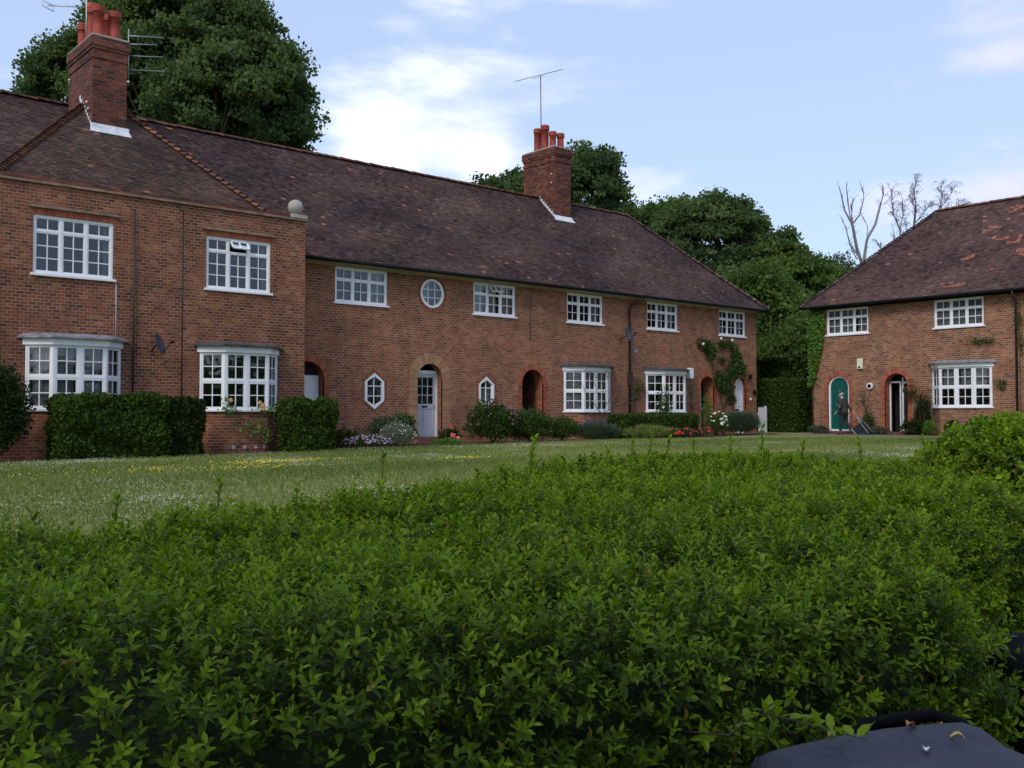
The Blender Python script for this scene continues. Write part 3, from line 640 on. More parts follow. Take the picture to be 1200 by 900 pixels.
# label moulds and soldier bands over the wing windows
for c in (7.17, 11.22):
    mb = MB(); WF.box(mb, c - 1.0, c + 1.0, 5.50, 5.545, -.01, .07); WF.box(mb, c - .97, c + .97, 5.545, 5.57, -.01, .05); mb.build('window_hood', M['creasing'], T)
    mb = MB(); P = [(c - .95, 5.352), (c + .95, 5.352), (c + .95, 5.498), (c - .95, 5.498)]; mb.face([WF.p(*q, .006) for q in P], [(q[0], (q[1] - 5.3)) for q in P]); mb.build('soldier_band', M['brick_orange'], T)
casement(WF, 7.17 - .88, 7.17 + .88, 4.02, 5.35, T, rows=4, split=1, curtains=((.9, .98),), label='four-row casement window nearest the left edge of the photo')
casement(WF, 11.22 - .88, 11.22 + .88, 4.02, 5.35, T, rows=4, split=1, open_vent=1, curtains=((.9, .98),), label='four-row casement window with its middle fanlight propped open')
bay(WF, *WB[0], T, GZ, M['brick_wing'], label='bay window with net curtains and grey lead canopy')
bay(WF, *WB[1], T, GZ, M['brick_wing'], roofmat='lead_dark', curt=False, label='bay window with dark panes and weathered dark canopy')
# main upper windows
cz = [((.70, .97),), ((.04, .30), (.36, .62), (.70, .96)), ((.72, .95),), ((.70, .96), (.42, .58)), ((.06, .28), (.70, .96))]
for i, c in enumerate(up_w):
    casement(MF, c - WW, c + WW, 4.15, 5.2, T, curtains=cz[i], open_vent=1 if i == 1 else None, cmat='curtain_warm' if i == 1 else 'curtain')
for i, (a, b, dx) in enumerate(BAYS): bay(MF, a, b, dx, T, GZ, M['brick'], roofmat='lead_dark', curt=(i == 0), label=['bay window with a bare climber across it', 'bay window with a white box at its right end'][i])
# oval window
def polyframe(fr, inner, outer, w0, w1, name, mat, parent):
    mb = MB(); n = len(inner)
    for k in range(n):
        j = (k + 1) % n; a, b, c, d_ = inner[k], inner[j], outer[j], outer[k]
        mb.face([fr.p(*a, w1), fr.p(*b, w1), fr.p(*c, w1), fr.p(*d_, w1)]); mb.face([fr.p(*a, w1), fr.p(*b, w1), fr.p(*b, w0), fr.p(*a, w0)]); mb.face([fr.p(*d_, w1), fr.p(*c, w1), fr.p(*c, w0), fr.p(*d_, w0)])
    return mb
c, zc, r = OV
pf = polyframe(MF, circ_loop(c, zc, r - .075), circ_loop(c, zc, r - .002), -.10, .012, 'w', None, T)
for k in (-1, 1):
    h = math.sqrt((r - .07) ** 2 - .13 ** 2); MF.box(pf, c + k * .13 - .011, c + k * .13 + .011, zc - h, zc + h, -.06, -.035); MF.box(pf, c - h, c + h, zc + k * .13 - .011, zc + k * .13 + .011, -.061, -.036)
w = pf.build('round_window', M['white'], T, merge=False); g = MB(); g.face([MF.p(*q, -.05) for q in circ_loop(c, zc, r - .07)]); g.build('pane', M['glass'], w)
ring(MF, circ_loop(c, zc, r), circ_loop(c, zc, r + .11), .004, 'brick_ring', M['brick_dull'], T, True)
g = MB(); MF.box(g, c - .4, c + .05, zc - .38, zc + .38, -.30, -.28); g.build('curtain', M['curtain'], w)
for (a, b, z0_, z1_) in HX:
    pf = polyframe(MF, hex_loop(a, b, z0_, z1_, .26, -.085), hex_loop(a, b, z0_, z1_, .26, -.002), -.10, .014, 'w', None, T); m = (a + b) / 2
    MF.box(pf, m - .014, m + .014, z0_ + .12, z1_ - .12, -.06, -.03)
    for zz in ((z0_ + .40, z0_ + .70) if a < 18 else (z1_ - .38,)): MF.box(pf, a + .08, b - .08, zz - .013, zz + .013, -.061, -.031)
    w = pf.build('hexagonal_window', M['white'], T, merge=False); g = MB(); g.face([MF.p(*q, -.05) for q in hex_loop(a, b, z0_, z1_, .26, -.08)]); g.build('pane', M['glass'], w)
    if a > 18: curtain(MF, a + .08, b - .08, z0_ + .1, z1_ - .35, -.14, w)
    ring(MF, hex_loop(a, b, z0_, z1_, .26), hex_loop(a, b, z0_, z1_, .26, .10), .004, 'brick_ring', M['brick_dull'], T, True)
# arches
for i, (a, b, zt, dp) in enumerate(arches):
    big = i == 1; I, O_ = arch_ring_loops(a, b, GZ + .4, zt, .33 if big else .19, tj=.33 if big else .15)
    ring(MF, I, O_, .012, 'arch_surround', M['brick_sand' if big else 'brick_orange'], T, thick=.06)
    if not big:
        for s_, x in ((-1, a), (1, b)):
            k = MB(); xa, xb = (x - .17, x + .0) if s_ < 0 else (x - .0, x + .17); MF.box(k, xa, xb, zt - (b - a) / 2 - .09, zt - (b - a) / 2 - .03, -.02, .035); k.build('impost', M['brick_rub'], T)
    st = MB(); MF.box(st, a - .02, b + .02, GZ, .05 if not big else .13, -dp, .02); 
    if big: MF.box(st, a - .05, b + .05, GZ, -.02, .02, .32)
    st.build('doorstep', M['step'], T, bevel=.01)
# keystone joints of the sandy arch
k = MB()
for u_ in (-.09, .09): MF.box(k, 18.365 + u_ - .008, 18.365 + u_ + .008, 2.46, 2.79, .011, .016)
k.build('keystone', M['creasing'], T)
# door in arch 1 : plain white boarded
def flat_loop(fr, loop, w, mb): mb.face([fr.p(*q, w) for q in loop])
def slab(fr, loop, w0, w1):
    mb = MB(); mb.face([fr.p(*q, w1) for q in loop]); n = len(loop)
    for i in range(n): mb.face([fr.p(*loop[i], w1), fr.p(*loop[(i + 1) % n], w1), fr.p(*loop[(i + 1) % n], w0), fr.p(*loop[i], w0)])
    return mb
a, b, zt, dp = arches[0]
mb = MB()
for k in range(7): MF.box(mb, a + .03 + k * .141, a + .03 + k * .141 + .137, .06, 1.98, -dp - .04, -dp + random.uniform(0, .006))
mb.build('boarded_door', M['white_old'], T)['label'] = 'pale boarded door in the leftmost arch'
mb = MB(); MF.box(mb, a - .05, b + .05, 1.98, 2.5, -dp - .06, -dp - .01); mb.build('door_head', M['darkroom'], T)
# door in the sandy arch
a, b, zt, dp = arches[1]; mb = MB(); w0 = -dp
MF.box(mb, a, a + .09, .13, 2.2, w0 - .06, w0 + .03); MF.box(mb, b - .05, b, .13, 2.2, w0 - .06, w0 + .03); MF.box(mb, a, b, 2.14, 2.24, w0 - .06, w0 + .03)
fm = mb.build('door_frame', M['white'], T, merge=False)
mb = MB(); da, db = a + .09, b - .05; 
MF.box(mb, da, da + .10, .14, 2.14, w0 - .04, w0); MF.box(mb, db - .10, db, .14, 2.14, w0 - .04, w0); MF.box(mb, da + .1, db - .1, 2.02, 2.14, w0 - .04, w0); MF.box(mb, da + .1, db - .1, 1.02, 1.18, w0 - .04, w0); MF.box(mb, da + .1, db - .1, .14, .38, w0 - .04, w0)
MF.box(mb, da + .1, db - .1, .38, 1.02, w0 - .035, w0 - .018); m = (da + db) / 2; MF.box(mb, m - .04, m + .04, .38, 1.02, w0 - .04, w0 - .001)
for k in (1, 2): x = da + .1 + (db - da - .2) * k / 3; MF.box(mb, x - .012, x + .012, 1.18, 2.02, w0 - .035, w0 - .002)
for zz in (1.46, 1.74): MF.box(mb, da + .1, db - .1, zz - .012, zz + .012, w0 - .034, w0 - .003)
dr = mb.build('front_door', M['door_grey'], T, merge=False); dr['label'] = 'lilac grey panelled door with nine glass panes'
g = MB(); g.face([MF.p(da + .1, 1.18, w0 - .02), MF.p(db - .1, 1.18, w0 - .02), MF.p(db - .1, 2.02, w0 - .02), MF.p(da + .1, 2.02, w0 - .02)]); g.build('pane', M['glass'], dr)
g = MB(); MF.box(g, m - .13, m + .09, 1.06, 1.12, w0, w0 + .012); g.build('letterbox', M['black'], dr, bevel=.003)
g = MB(); MF.box(g, db - .08, db - .04, 1.06, 1.13, w0, w0 + .03); g.build('handle', M['brass'], dr)
# dark back of passage arch 3 and arch 4 contents
a, b, zt, dp = arches[2]; mb = MB(); MF.box(mb, a - .05, b + .05, 0, 2.6, -dp - 2.1, -dp - 2.05); MF.box(mb, a - .06, a - .01, 0, 2.5, -dp - 2.05, -dp); MF.box(mb, b + .01, b + .06, 0, 2.5, -dp - 2.05, -dp); MF.box(mb, a - .06, b + .06, 2.5, 2.55, -dp - 2.05, -dp); mb.build('passage', M['brick_chim'], T)
a, b, zt, dp = arches[3]; mb = MB(); MF.box(mb, a + .62, a + .69, .05, 2.1, -dp - .03, -dp + .04); MF.box(mb, a, a + .7, 2.04, 2.12, -dp - .03, -dp + .04); mb.build('door_frame', M['white'], T)
mb = MB(); MF.box(mb, a + .0, a + .62, .05, 2.04, -dp - .05, -dp - .01); MF.box(mb, a - .05, b + .05, 2.12, 2.5, -dp - .06, -dp - .02); MF.box(mb, a + .69, b + .02, .05, 2.12, -dp - .06, -dp - .02); mb.build('front_door', plain('door_dark_green', (.012, .035, .018), .4, .2, 4), T)
# arched white door (5)
a, b, zt, dp = arches[4]; lp = arch_loop(a + .005, b - .005, .05, zt - .005); mb = slab(MF, lp, -dp - .04, -dp)
wd = mb.build('arched_door', M['white'], T, merge=False); wd['label'] = 'white arched door at the right end of the terrace'
mb = MB(); 
for x0_, x1_, z0_, z1_ in ((a + .12, a + .36, .25, .95), (a + .44, b - .12, .25, .95), (a + .12, a + .36, 1.2, 1.95), (a + .44, b - .12, 1.2, 1.95)):
    MF.box(mb, x0_, x1_, z0_, z0_ + .02, -dp, -dp + .012); MF.box(mb, x0_, x1_, z1_ - .02, z1_, -dp, -dp + .012); MF.box(mb, x0_, x0_ + .02, z0_ + .02, z1_ - .02, -dp, -dp + .012); MF.box(mb, x1_ - .02, x1_, z0_ + .02, z1_ - .02, -dp, -dp + .012)
mb.build('panel_moulding', M['white_old'], wd)
mb = MB(); MF.box(mb, a + .22, a + .46, 1.0, 1.07, -dp, -dp + .015); mb.build('letterbox', M['black'], wd)
# eaves, gutter, pipes
mb = MB(); mb.box((13.12, 24.63, 5.26), (36.05, 25.0, 5.30)); mb.box((13.12, 24.99, 5.20), (XR + .02, 25.0 - .035, 5.262)); mb.box((XR, 24.63, 5.26), (36.05, 33.0, 5.30)); mb.build('eave_board', M['soffit'], T)
gutter('gutter', (13.2, 24.58, 5.30), (36.1, 24.58, 5.30), T)
mb = MB(); x = 27.62; mb.tube([(x + .45, 24.58, 5.26), (x + .45, 24.60, 5.16), (x + .06, 24.86, 4.98), (x, 24.93, 4.85), (x, 24.93, .3)], .042, 10)
for zz in (4.3, 2.7, 1.2): mb.tube([(x, 24.93, zz), (x, 24.93, zz + .09)], .055, 10)
mb.box((x - .07, 24.86, 1.95), (x + .10, 24.99, 2.45)); mb.build('drainpipe', M['pipe'], T)
mb = MB(); mb.tube([(8.52, 23.50, 5.75), (8.52, 23.50, .9)], .026, 8); mb.build('drainpipe', M['pipe'], T)
for x, z0_, z1_ in ((9.72, 1.1, 5.9), ): mb = MB(); mb.tube([(x, 23.542, z1_), (x + .01, 23.542, z0_)], .012, 6); mb.build('cable', M['pipe'], T)
mb = MB(); mb.tube([(8.12, 23.542, 3.98), (8.13, 23.542, 2.62)], .008, 5); mb.build('cable', M['white_old'], T)
mb = MB(); mb.tube([(22.62, 24.992, 5.1), (22.62, 24.992, 3.4)], .008, 5); mb.build('cable', M['pipe'], T)
# roofs
e0 = (0, 24.6, 5.33); run = 4.3; rise = 4.2; sl = math.hypot(run, rise); XE = 36.15
sdir_ = Vector((0, run, rise)) / sl
roof = tile_slope('roof', e0, (1, 0, 0), sdir_, [(-3.4, 0), (XE, 0), (XE - run, sl), (-3.4, sl)], M['tile'], T)
mb = MB(); mb.face([(XE, 24.6, 5.33), (XE, 33.2, 5.33), (XE - run, 28.9, 9.53)]); mb.face([(-3.4, 33.2, 5.33), (XE, 33.2, 5.33), (XE - run, 28.9, 9.53), (-3.4, 28.9, 9.53)]); mb.face([(-3.4, 24.6, 5.33), (-3.4, 28.9, 9.53), (-3.4, 33.2, 5.33)])
mb.build('rear_roof', M['tile'], T)
caps('ridge_tiles', (-3.4, 28.9, 9.56), (XE - run, 28.9, 9.56), M['tile_ridge'], T)
caps('hip_tiles', (XE, 24.6, 5.36), (XE - run, 28.9, 9.56), M['tile'], T, r=.10, L=.12, bonnet=True)
# wing roof
k = 1.005; wz = 5.72; A0, A1, Y0 = 5.1, 12.7, 23.55; hw_ = 3.8; ap = Vector((8.9, Y0 + hw_, wz + k * hw_)); sv = Vector((0, 1, k)).normalized(); wl = math.hypot(hw_, k * hw_)
tile_slope('wing_roof', (0, Y0, wz), (1, 0, 0), sv, [(A0 + .32, .45), (A1 - .32, .45), (8.9, wl)], M['tile_wing'], T)
tile_slope('wing_side_roof', (A0, 0, wz), (0, -1, 0), Vector((1, 0, k)).normalized(), [(-28.9, 0), (-Y0 - .32, .45), (-Y0 - hw_, wl), (-28.9, wl)], M['tile_wing'], T)
mb = MB(); mb.face([(A1, Y0, wz), (A1, 28.9, wz), (8.9, 28.9, ap.z), tuple(ap)]); mb.build('wing_side_roof', M['tile_wing'], T)
caps('hip_tiles', (A0 + .3, Y0 + .3, wz + .3 * k + .03), ap + Vector((0, 0, .03)), M['tile_ridge'], T, r=.085, L=.12, bonnet=True)
caps('hip_tiles', (A1 - .3, Y0 + .3, wz + .3 * k + .03), ap + Vector((0, 0, .03)), M['tile_ridge'], T, r=.10, L=.20, bonnet=True)
caps('ridge_tiles', ap + Vector((0, 0, .03)), (8.9, 28.9, 9.57), M['tile_ridge'], T)
# chimneys
c1 = chimney(T, 8.33, 9.20, 26.05, 28.0, 7.0, 10.72, [(8.55, 26.35, .15, .86, 0), (8.98, 26.38, .15, .80, 0), (8.98, 26.95, .14, .92, 0), (8.55, 26.9, .13, 1.10, 1), (8.56, 27.65, .13, .78, 1)])
c1['label'] = 'broad brick chimney stack on the wing roof'
mb = MB(); zr = lambda y: wz + k * (y - Y0)
mb.face([(8.27, 26.0, zr(26.0) + .08), (9.26, 26.0, zr(26.0) + .08), (9.30, 25.90, zr(25.90) + .045), (8.23, 25.90, zr(25.90) + .045)])
mb.face([(8.27, 26.04, zr(26.0) + .2), (9.26, 26.04, zr(26.0) + .2), (9.26, 26.0, zr(26.0) + .08), (8.27, 26.0, zr(26.0) + .08)])
for j in range(9): y = 26.0 + j * .12; mb.face([(8.322, y, zr(y) - .05), (8.322, y + .12, zr(y + .12) - .05), (8.322, y + .12, zr(y) + .17), (8.322, y, zr(y) + .17)])
mb.build('flashing', M['lead_light'], c1)
c2 = chimney(T, 26.6, 27.5, 27.96, 29.78, 7.6, 11.50, [(26.85, 29.23, .145, .98, 0), (26.85, 28.78, .165, 1.02, 0), (26.86, 28.33, .145, .62, 0), (27.26, 28.30, .145, .66, 1)])
c2['label'] = 'brick chimney stack on the main ridge'
zr2 = lambda y: 5.33 + (y - 24.6) * rise / run
mb = MB(); mb.face([(26.54, 27.9, zr2(27.9) + .08), (27.56, 27.9, zr2(27.9) + .08), (27.62, 27.80, zr2(27.80) + .045), (26.48, 27.80, zr2(27.80) + .045)])
mb.face([(26.54, 27.955, zr2(27.9) + .18), (27.56, 27.955, zr2(27.9) + .18), (27.56, 27.9, zr2(27.9) + .08), (26.54, 27.9, zr2(27.9) + .08)])
for j in range(8): y = 27.93 + j * .12; mb.face([(26.592, y, zr2(y) - .05), (26.592, y + .12, zr2(y + .12) - .05), (26.592, y + .12, zr2(y) + .20), (26.592, y, zr2(y) + .20)])
mb.build('flashing', M['lead_light'], c2)
for x, y, zz in ((8.28, 26.35, 8.95), (8.28, 26.22, 8.75), (9.22, 26.0, 9.6), (8.28, 27.8, 9.9)):
    mb = MB(); mb.lathe([(.001, 0), (.03, .01), (.032, .04), (.001, .06)], (x, y, zz), 8); mb.build('bracket_knob', M['white'], c1)
for y, zz in ((28.1, 10.35), (28.1, 10.0)):
    mb = MB(); mb.lathe([(.001, 0), (.03, .01), (.032, .04), (.001, .06)], (26.57, y, zz), 8); mb.build('bracket_knob', M['white'], c2)
mb = MB(); MF.box(mb, 31.02, 31.24, 2.28, 2.70, .05, .22); mb.build('wall_box', M['white'], T, bevel=.01)
mb = MB(); MF.box(mb, 35.2, 35.32, 2.35, 2.55, .0, .12); mb.build('door_lamp', M['gutter'], T, bevel=.01)
mb = MB(); MF.box(mb, 35.52, 35.64, 1.72, 1.88, .0, .10); mb.build('door_lamp', M['gutter'], T, bevel=.01)
mb = MB(); MF.box(mb, 35.3, 35.38, 1.45, 1.55, .0, .05); mb.build('number_plate', M['white'], T)
for x in (27.95,): mb = MB(); MF.box(mb, x, x + .22, 3.2, 3.35, .0, .004); mb.build('air_brick', M['lead'], T)
for x in (10.9, 11.2, 11.75, 11.5):
    mb = MB(); mb.tube([(x, 23.12, .02), (x, 23.09, .02)], .05, 10); mb.build('vent_hole', M['stone'], T)

# ------------------------------------------------------------------ house on the right
H = thing('corner_house', 'two-storey brick house at the right with green arched door and dark hipped roof', 'building')
HX0 = 36.3; HY1 = 22.6; HY0 = 6.0
HF = Frame((HX0, 0, 0), (0, -1, 0), (-1, 0, 0))     # u = -y
hol = []; rv_ = []; hmi = []
for c in (20.98, 16.47): hol.append(rect(-c - .92, -c + .92, 4.1, 5.15)); rv_.append(.16); hmi.append(0)
for c in (11.0,): hol.append(rect(-c - .92, -c + .92, 4.1, 5.15)); rv_.append(.16); hmi.append(0)
HA = [(-21.88, -20.93, 2.42, .12), (-19.40, -18.46, 2.44, .40)]
for a, b, zt, dp in HA: hol.append(arch_loop(a, b, .15, zt)); rv_.append(dp); hmi.append(1)
hol.append(rect(-17.36, -15.42, 1.2, 2.5)); rv_.append(.2); hmi.append(0)
wall_sheet(HF, rect(-HY1, -HY0, GZ, 5.3), hol, rv_, 'front_wall', [M['brick_right'], M['brick_rub']], H, hmi)
mb = MB(); mb.face([(HX0, HY1, GZ), (43.6, HY1, GZ), (43.6, HY1, 5.3), (HX0, HY1, 5.3)]); mb.face([(43.6, HY1, GZ), (43.6, HY0, GZ), (43.6, HY0, 5.3), (43.6, HY1, 5.3)]); mb.face([(HX0, HY0, GZ), (43.6, HY0, GZ), (43.6, HY0, 5.3), (HX0, HY0, 5.3)]); mb.build('rear_wall', M['brick_right'], H)
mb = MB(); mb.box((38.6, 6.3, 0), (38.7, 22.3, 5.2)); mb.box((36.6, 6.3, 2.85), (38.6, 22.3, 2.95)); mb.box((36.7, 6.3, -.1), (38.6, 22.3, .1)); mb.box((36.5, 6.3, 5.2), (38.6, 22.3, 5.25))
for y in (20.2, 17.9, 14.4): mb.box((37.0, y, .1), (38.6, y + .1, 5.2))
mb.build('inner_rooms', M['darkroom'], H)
for c in (20.98, 16.47): casement(HF, -c - .92, -c + .92, 4.1, 5.15, H, curtains=((.03, .31), (.35, .64), (.69, .97)))
casement(HF, -11.92, -10.08, 4.1, 5.15, H)
bay(HF, -17.48, -15.29, .47, H, GZ, M['brick_right'], z0=1.13, z1=2.58, curt=True, curt_rows='top', label='bay window with net curtains in its upper panes and grey lead canopy')
for i, (a, b, zt, dp) in enumerate(HA):
    I, O_ = arch_ring_loops(a, b, GZ + .4, zt, .19, tj=.15); ring(HF, I, O_, .012, 'arch_surround', M['brick_orange'], H, thick=.06)
    st = MB(); HF.box(st, a - .05, b + .05, GZ, .16, -dp, .05); st.build('doorstep', M['step'], H, bevel=.01)
a, b, zt, dp = HA[0]
fo = arch_loop(a + .002, b - .002, .17, zt - .002); fi = arch_loop(a + .075, b - .075, .24, zt - .075)
polyframe(HF, fi, fo, -dp - .05, -dp + .06, 'door_frame', None, H).build('door_frame', M['white'], H, merge=False)
mb = slab(HF, arch_loop(a + .076, b - .076, .242, zt - .076), -dp - .05, -dp + .0); gd = mb.build('arched_door', M['door_green'], H, merge=False); gd['label'] = 'dark green arched door in a white frame'
mb = MB()
for x in (a + .18, a + .475, b - .18): HF.box(mb, x - .006, x + .006, .3, 2.05, -dp, -dp + .006)
mb.build('door_boards', plain('door_green_dark', (.004, .055, .05), .4, .1, 4), gd)
mb = MB(); HF.box(mb, (a + b) / 2 - .02, (a + b) / 2 + .02, 1.76, 1.86, -dp, -dp + .03); mb.build('knocker', M['brass'], gd); mb = MB(); HF.box(mb, b - .60, b - .54, 1.2, 1.27, -dp, -dp + .04); mb.build('handle', M['brass'], gd)
a, b, zt, dp = HA[1]; w0 = -dp
mb = MB(); HF.box(mb, a, a + .05, .17, 2.15, w0 - .05, w0 + .02); HF.box(mb, a + .05, a + .42, 2.08, 2.15, w0 - .05, w0 + .02); HF.box(mb, a + .42, a + .46, .17, 2.15, w0 - .05, w0 + .02); mb.build('door_frame', M['white_old'], H)
mb = MB(); HF.box(mb, a - .05, b + .05, 0, 2.6, w0 - .52, w0 - .50); mb.build('hallway', M['black'], H)
op = Frame(HF.p(a + .50, 0, w0 + .0), (Vector((0, -1, 0)) * .86 + Vector((-1, 0, 0)) * .5).normalized(), (Vector((-1, 0, 0)) * .86 - Vector((0, -1, 0)) * .5).normalized())
mb = MB(); op.box(mb, 0, .09, .17, 2.3, -.04, 0); op.box(mb, .09, .45, .17, .26, -.04, 0); op.box(mb, .40, .45, .26, 2.05, -.04, 0); op.box(mb, .09, .45, 2.05, 2.12, -.04, 0); od = mb.build('open_door', M['white'], H); od['label'] = 'white framed glass door standing open'
mb = MB(); op.box(mb, .09, .40, .26, 2.05, -.03, -.02); mb.build('pane', M['black'], od)
mb = MB(); mb.box((35.95, 6, 5.22), (36.3, HY1 + .02, 5.25)); mb.box((36.3 - .03, 6, 5.16), (36.3 - .001, HY1 - .01, 5.219)); mb.build('eave_board', M['gutter'], H)
gutter('gutter', (35.88, 6, 5.24), (35.88, HY1 + .33, 5.24), H)
mb = MB(); y = 14.4; mb.tube([(35.88, y, 5.2), (36.0, y, 5.0), (36.22, y, 4.85), (36.22, y, .2)], .04, 10); mb.build('drainpipe', M['pipe'], H)
ey = HY1 + .30; run2 = 4.02; rise2 = 4.0; ex = 35.9; ez = 5.27; s2 = math.hypot(run2, rise2)
tile_slope('roof', (ex, 0, ez), (0, -1, 0), Vector((run2, 0, rise2)) / s2, [(-ey, 0), (-5, 0), (-5, s2), (-ey + run2, s2)], M['tile'], H)
mb = MB(); mb.face([(ex, ey, ez), (ex + 2 * run2, ey, ez), (ex + run2, ey - run2, ez + rise2)]); mb.face([(ex + 2 * run2, ey, ez), (ex + 2 * run2, 5, ez), (ex + run2, 5, ez + rise2), (ex + run2, ey - run2, ez + rise2)]); mb.face([(ex, 5, ez), (ex + 2 * run2, 5, ez), (ex + run2, 5, ez + rise2)]); mb.build('rear_roof', M['tile'], H)
caps('hip_tiles', (ex, ey, ez + .03), (ex + run2, ey - run2, ez + rise2 + .03), M['tile'], H, r=.10, L=.12, bonnet=True)
caps('ridge_tiles', (ex + run2, ey - run2, ez + rise2 + .03), (ex + run2, 5, ez + rise2 + .03), M['tile_ridge'], H)
# newer orange tiles in patches on the roof (real replacement tiles)
nt_ = []
for (py_, s_, a_, b_) in [(15.0, 4.9, .75, .25), (15.6, 3.1, .22, .12), (16.1, 3.7, .20, .20), (15.0, 2.9, .35, .18), (16.5, 2.1, .22, .14), (16.6, .5, .45, .08), (15.4, 1.3, .14, .06), (14.6, .7, .3, .05), (14.5, 2.0, .2, .2)]:
    for _ in range(int(a_ * b_ * 260) + 4): nt_.append((py_ + random.uniform(-a_, a_), round((s_ + random.uniform(-b_, b_)) / .1) * .1))
mb = MB(); sv2 = Vector((run2, 0, rise2)) / s2; nn = Vector((-rise2, 0, run2)) / s2
for (yy, ss_) in nt_:
    yy = round(yy / .165) * .165; P0 = Vector((ex, yy, ez)) + sv2 * ss_
    mb.face([P0 + nn * .036, P0 + nn * .036 + Vector((0, .158, 0)), P0 + sv2 * .11 + nn * .030 + Vector((0, .158, 0)), P0 + sv2 * .11 + nn * .030])
mb.build('replacement_tiles', plain('new_clay_tile', (.25, .095, .062), .85, .35, 4, .3), H, merge=False)

# ------------------------------------------------------------------ fixtures that hang on the buildings
def dish(x, z, name_label, r=.27, yaw=.5):
    t = thing('satellite_dish', name_label, 'satellite dish', None)
    wy = 23.55 if x < 13 else 25.0; cen = Vector((x, wy - .38, z)); ax = Vector((-math.sin(yaw) * 1.0, -math.cos(yaw), .35)).normalized()
    s_ = ax.cross(Vector((0, 0, 1))).normalized(); u_ = s_.cross(ax)
    mb = MB(); prev = None
    for i in range(7):
        rr = r * i / 6; depth = .07 * (i / 6) ** 2; rg = [cen + s_ * rr * math.cos(a) * .92 + u_ * rr * math.sin(a) + ax * depth for a in [2 * math.pi * k / 24 for k in range(24)]]
        if prev:
            for k_ in range(24): mb.face([prev[k_], prev[(k_ + 1) % 24], rg[(k_ + 1) % 24], rg[k_]], smooth=True)
        prev = rg
    d_ = mb.build('reflector', M['dishmat'], t); sm = d_.modifiers.new('s', 'SOLIDIFY'); sm.thickness = .008
    mb = MB(); mb.tube([cen - ax * .01, cen - ax * .08, Vector((x, wy - .05, z - .12)), Vector((x, wy, z - .12))], .018, 8); mb.build('bracket', M['gutter'], t)
    mb = MB(); mb.tube([cen - u_ * r * .9, cen + ax * .33 - u_ * .05], .009, 6); mb.tube([cen + ax * .30 - u_ * .05, cen + ax * .40 - u_ * .05], .028, 10); mb.build('receiver_arm', M['gutter'], t)
    based(t, (x, wy, z - .12))
dish(8.98, 2.50, 'dark satellite dish on the brick wall between the two left bay windows', .27, -.85)
dish(27.15, 3.78, 'dark satellite dish high on the wall beside the long drainpipe', .29, -.25)
# roof aerials
t = thing('roof_aerial', 'thin yagi television aerial on a tall mast above the right-hand chimney', 'aerial')
mb = MB(); mb.tube([(27.05, 29.2, 10.9), (27.0, 29.2, 14.72)], .022, 6); mb.build('mast', M['rust_metal'], t)
A = Vector((26.6, 30.3, 14.66)); B = Vector((27.25, 28.15, 14.74)); mb = MB(); mb.tube([A, B], .012, 6)
for i in range(15):
    p = A.lerp(B, i / 14); pv_ = (B - A).cross(Vector((0, 0, 1))).normalized(); mb.tube([p - pv_ * .07 + Vector((0, 0, .05)), p + pv_ * .07 - Vector((0, 0, .05))], .006, 4)
mb.tube([A.lerp(B, .35) - Vector((0, 0, .09)), A.lerp(B, .62) - Vector((0, 0, .07))], .008, 5); mb.build('boom', M['rust_metal'], t); based(t, (27.05, 29.2, 10.9))
t = thing('roof_aerial', 'aerial with four long rods clamped to the right side of the wing chimney', 'aerial')
mb = MB(); mb.tube([(9.32, 26.3, 9.6), (9.32, 26.3, 11.15)], .016, 6); mb.tube([(9.2, 26.3, 9.7), (9.32, 26.3, 9.7)], .012, 6); mb.build('mast', M['metal'], t)
mb = MB()
for zz, l0, l1 in ((11.02, .2, .72), (10.78, .12, .62), (10.48, .2, .70), (10.1, .2, .75)):
    a_ = Vector((9.32 + l0, 26.3, zz)); mb.tube([Vector((9.32, 26.3, zz - .05)), a_], .01, 5); mb.tube([a_ - Vector((.15, .0, .04)), a_ + Vector((l1, -.1, .10))], .012, 6)
mb.build('rods', M['metal'], t); based(t, (9.32, 26.3, 9.6))
t = thing('roof_aerial', 'small box-shaped aerial on the left of the wing chimney pots', 'aerial')
mb = MB(); mb.tube([(8.42, 26.9, 10.6), (8.42, 26.9, 12.2)], .022, 6); mb.build('mast', M['metal'], t)
mb = MB(); a_ = Vector((8.6, 26.9, 11.72)); b_ = Vector((7.55, 27.3, 11.62)); mb.tube([a_, b_], .014, 6)
for i in range(6): p = a_.lerp(b_, .15 + i * .14); mb.tube([p + Vector((.02, .12, .1)), p - Vector((.02, .12, .1))], .006, 4)
q = [b_ + Vector((-.12, 0, .10)), b_ + Vector((.14, 0, .04)), b_ + Vector((.16, 0, -.12)), b_ + Vector((-.10, 0, -.04)), b_ + Vector((-.12, 0, .10))]; mb.tube(q, .012, 5); mb.build('boom', M['metal'], t); based(t, (8.42, 26.9, 10.6))
# right house fixtures
mb = MB(); HF.box(mb, -20.53, -20.29, 2.66, 3.08, .0, .09); t = thing('alarm_box', 'cream alarm box high on the wall between the two arches of the right house', 'alarm box'); mb.build('case', plain('alarm_cream', (.68, .66, .50), .4, .05), t, bevel=.02)
mb = MB(); HF.box(mb, -20.46, -20.38, 2.70, 2.77, .09, .10); mb.build('lens', M['gutter'], t)
t = thing('wall_lamp', 'round white wall lamp with a dark centre beside the open arched doorway', 'lamp')
mb = MB(); mb.tube([HF.p(-20.0, 1.97, 0), HF.p(-20.0, 1.97, .09)], .13, 20); mb.build('rim', M['white'], t, bevel=.01); mb = MB(); mb.tube([HF.p(-20.0, 1.97, .09), HF.p(-20.0, 1.97, .11)], .075, 16); mb.build('lens', M['gutter'], t)

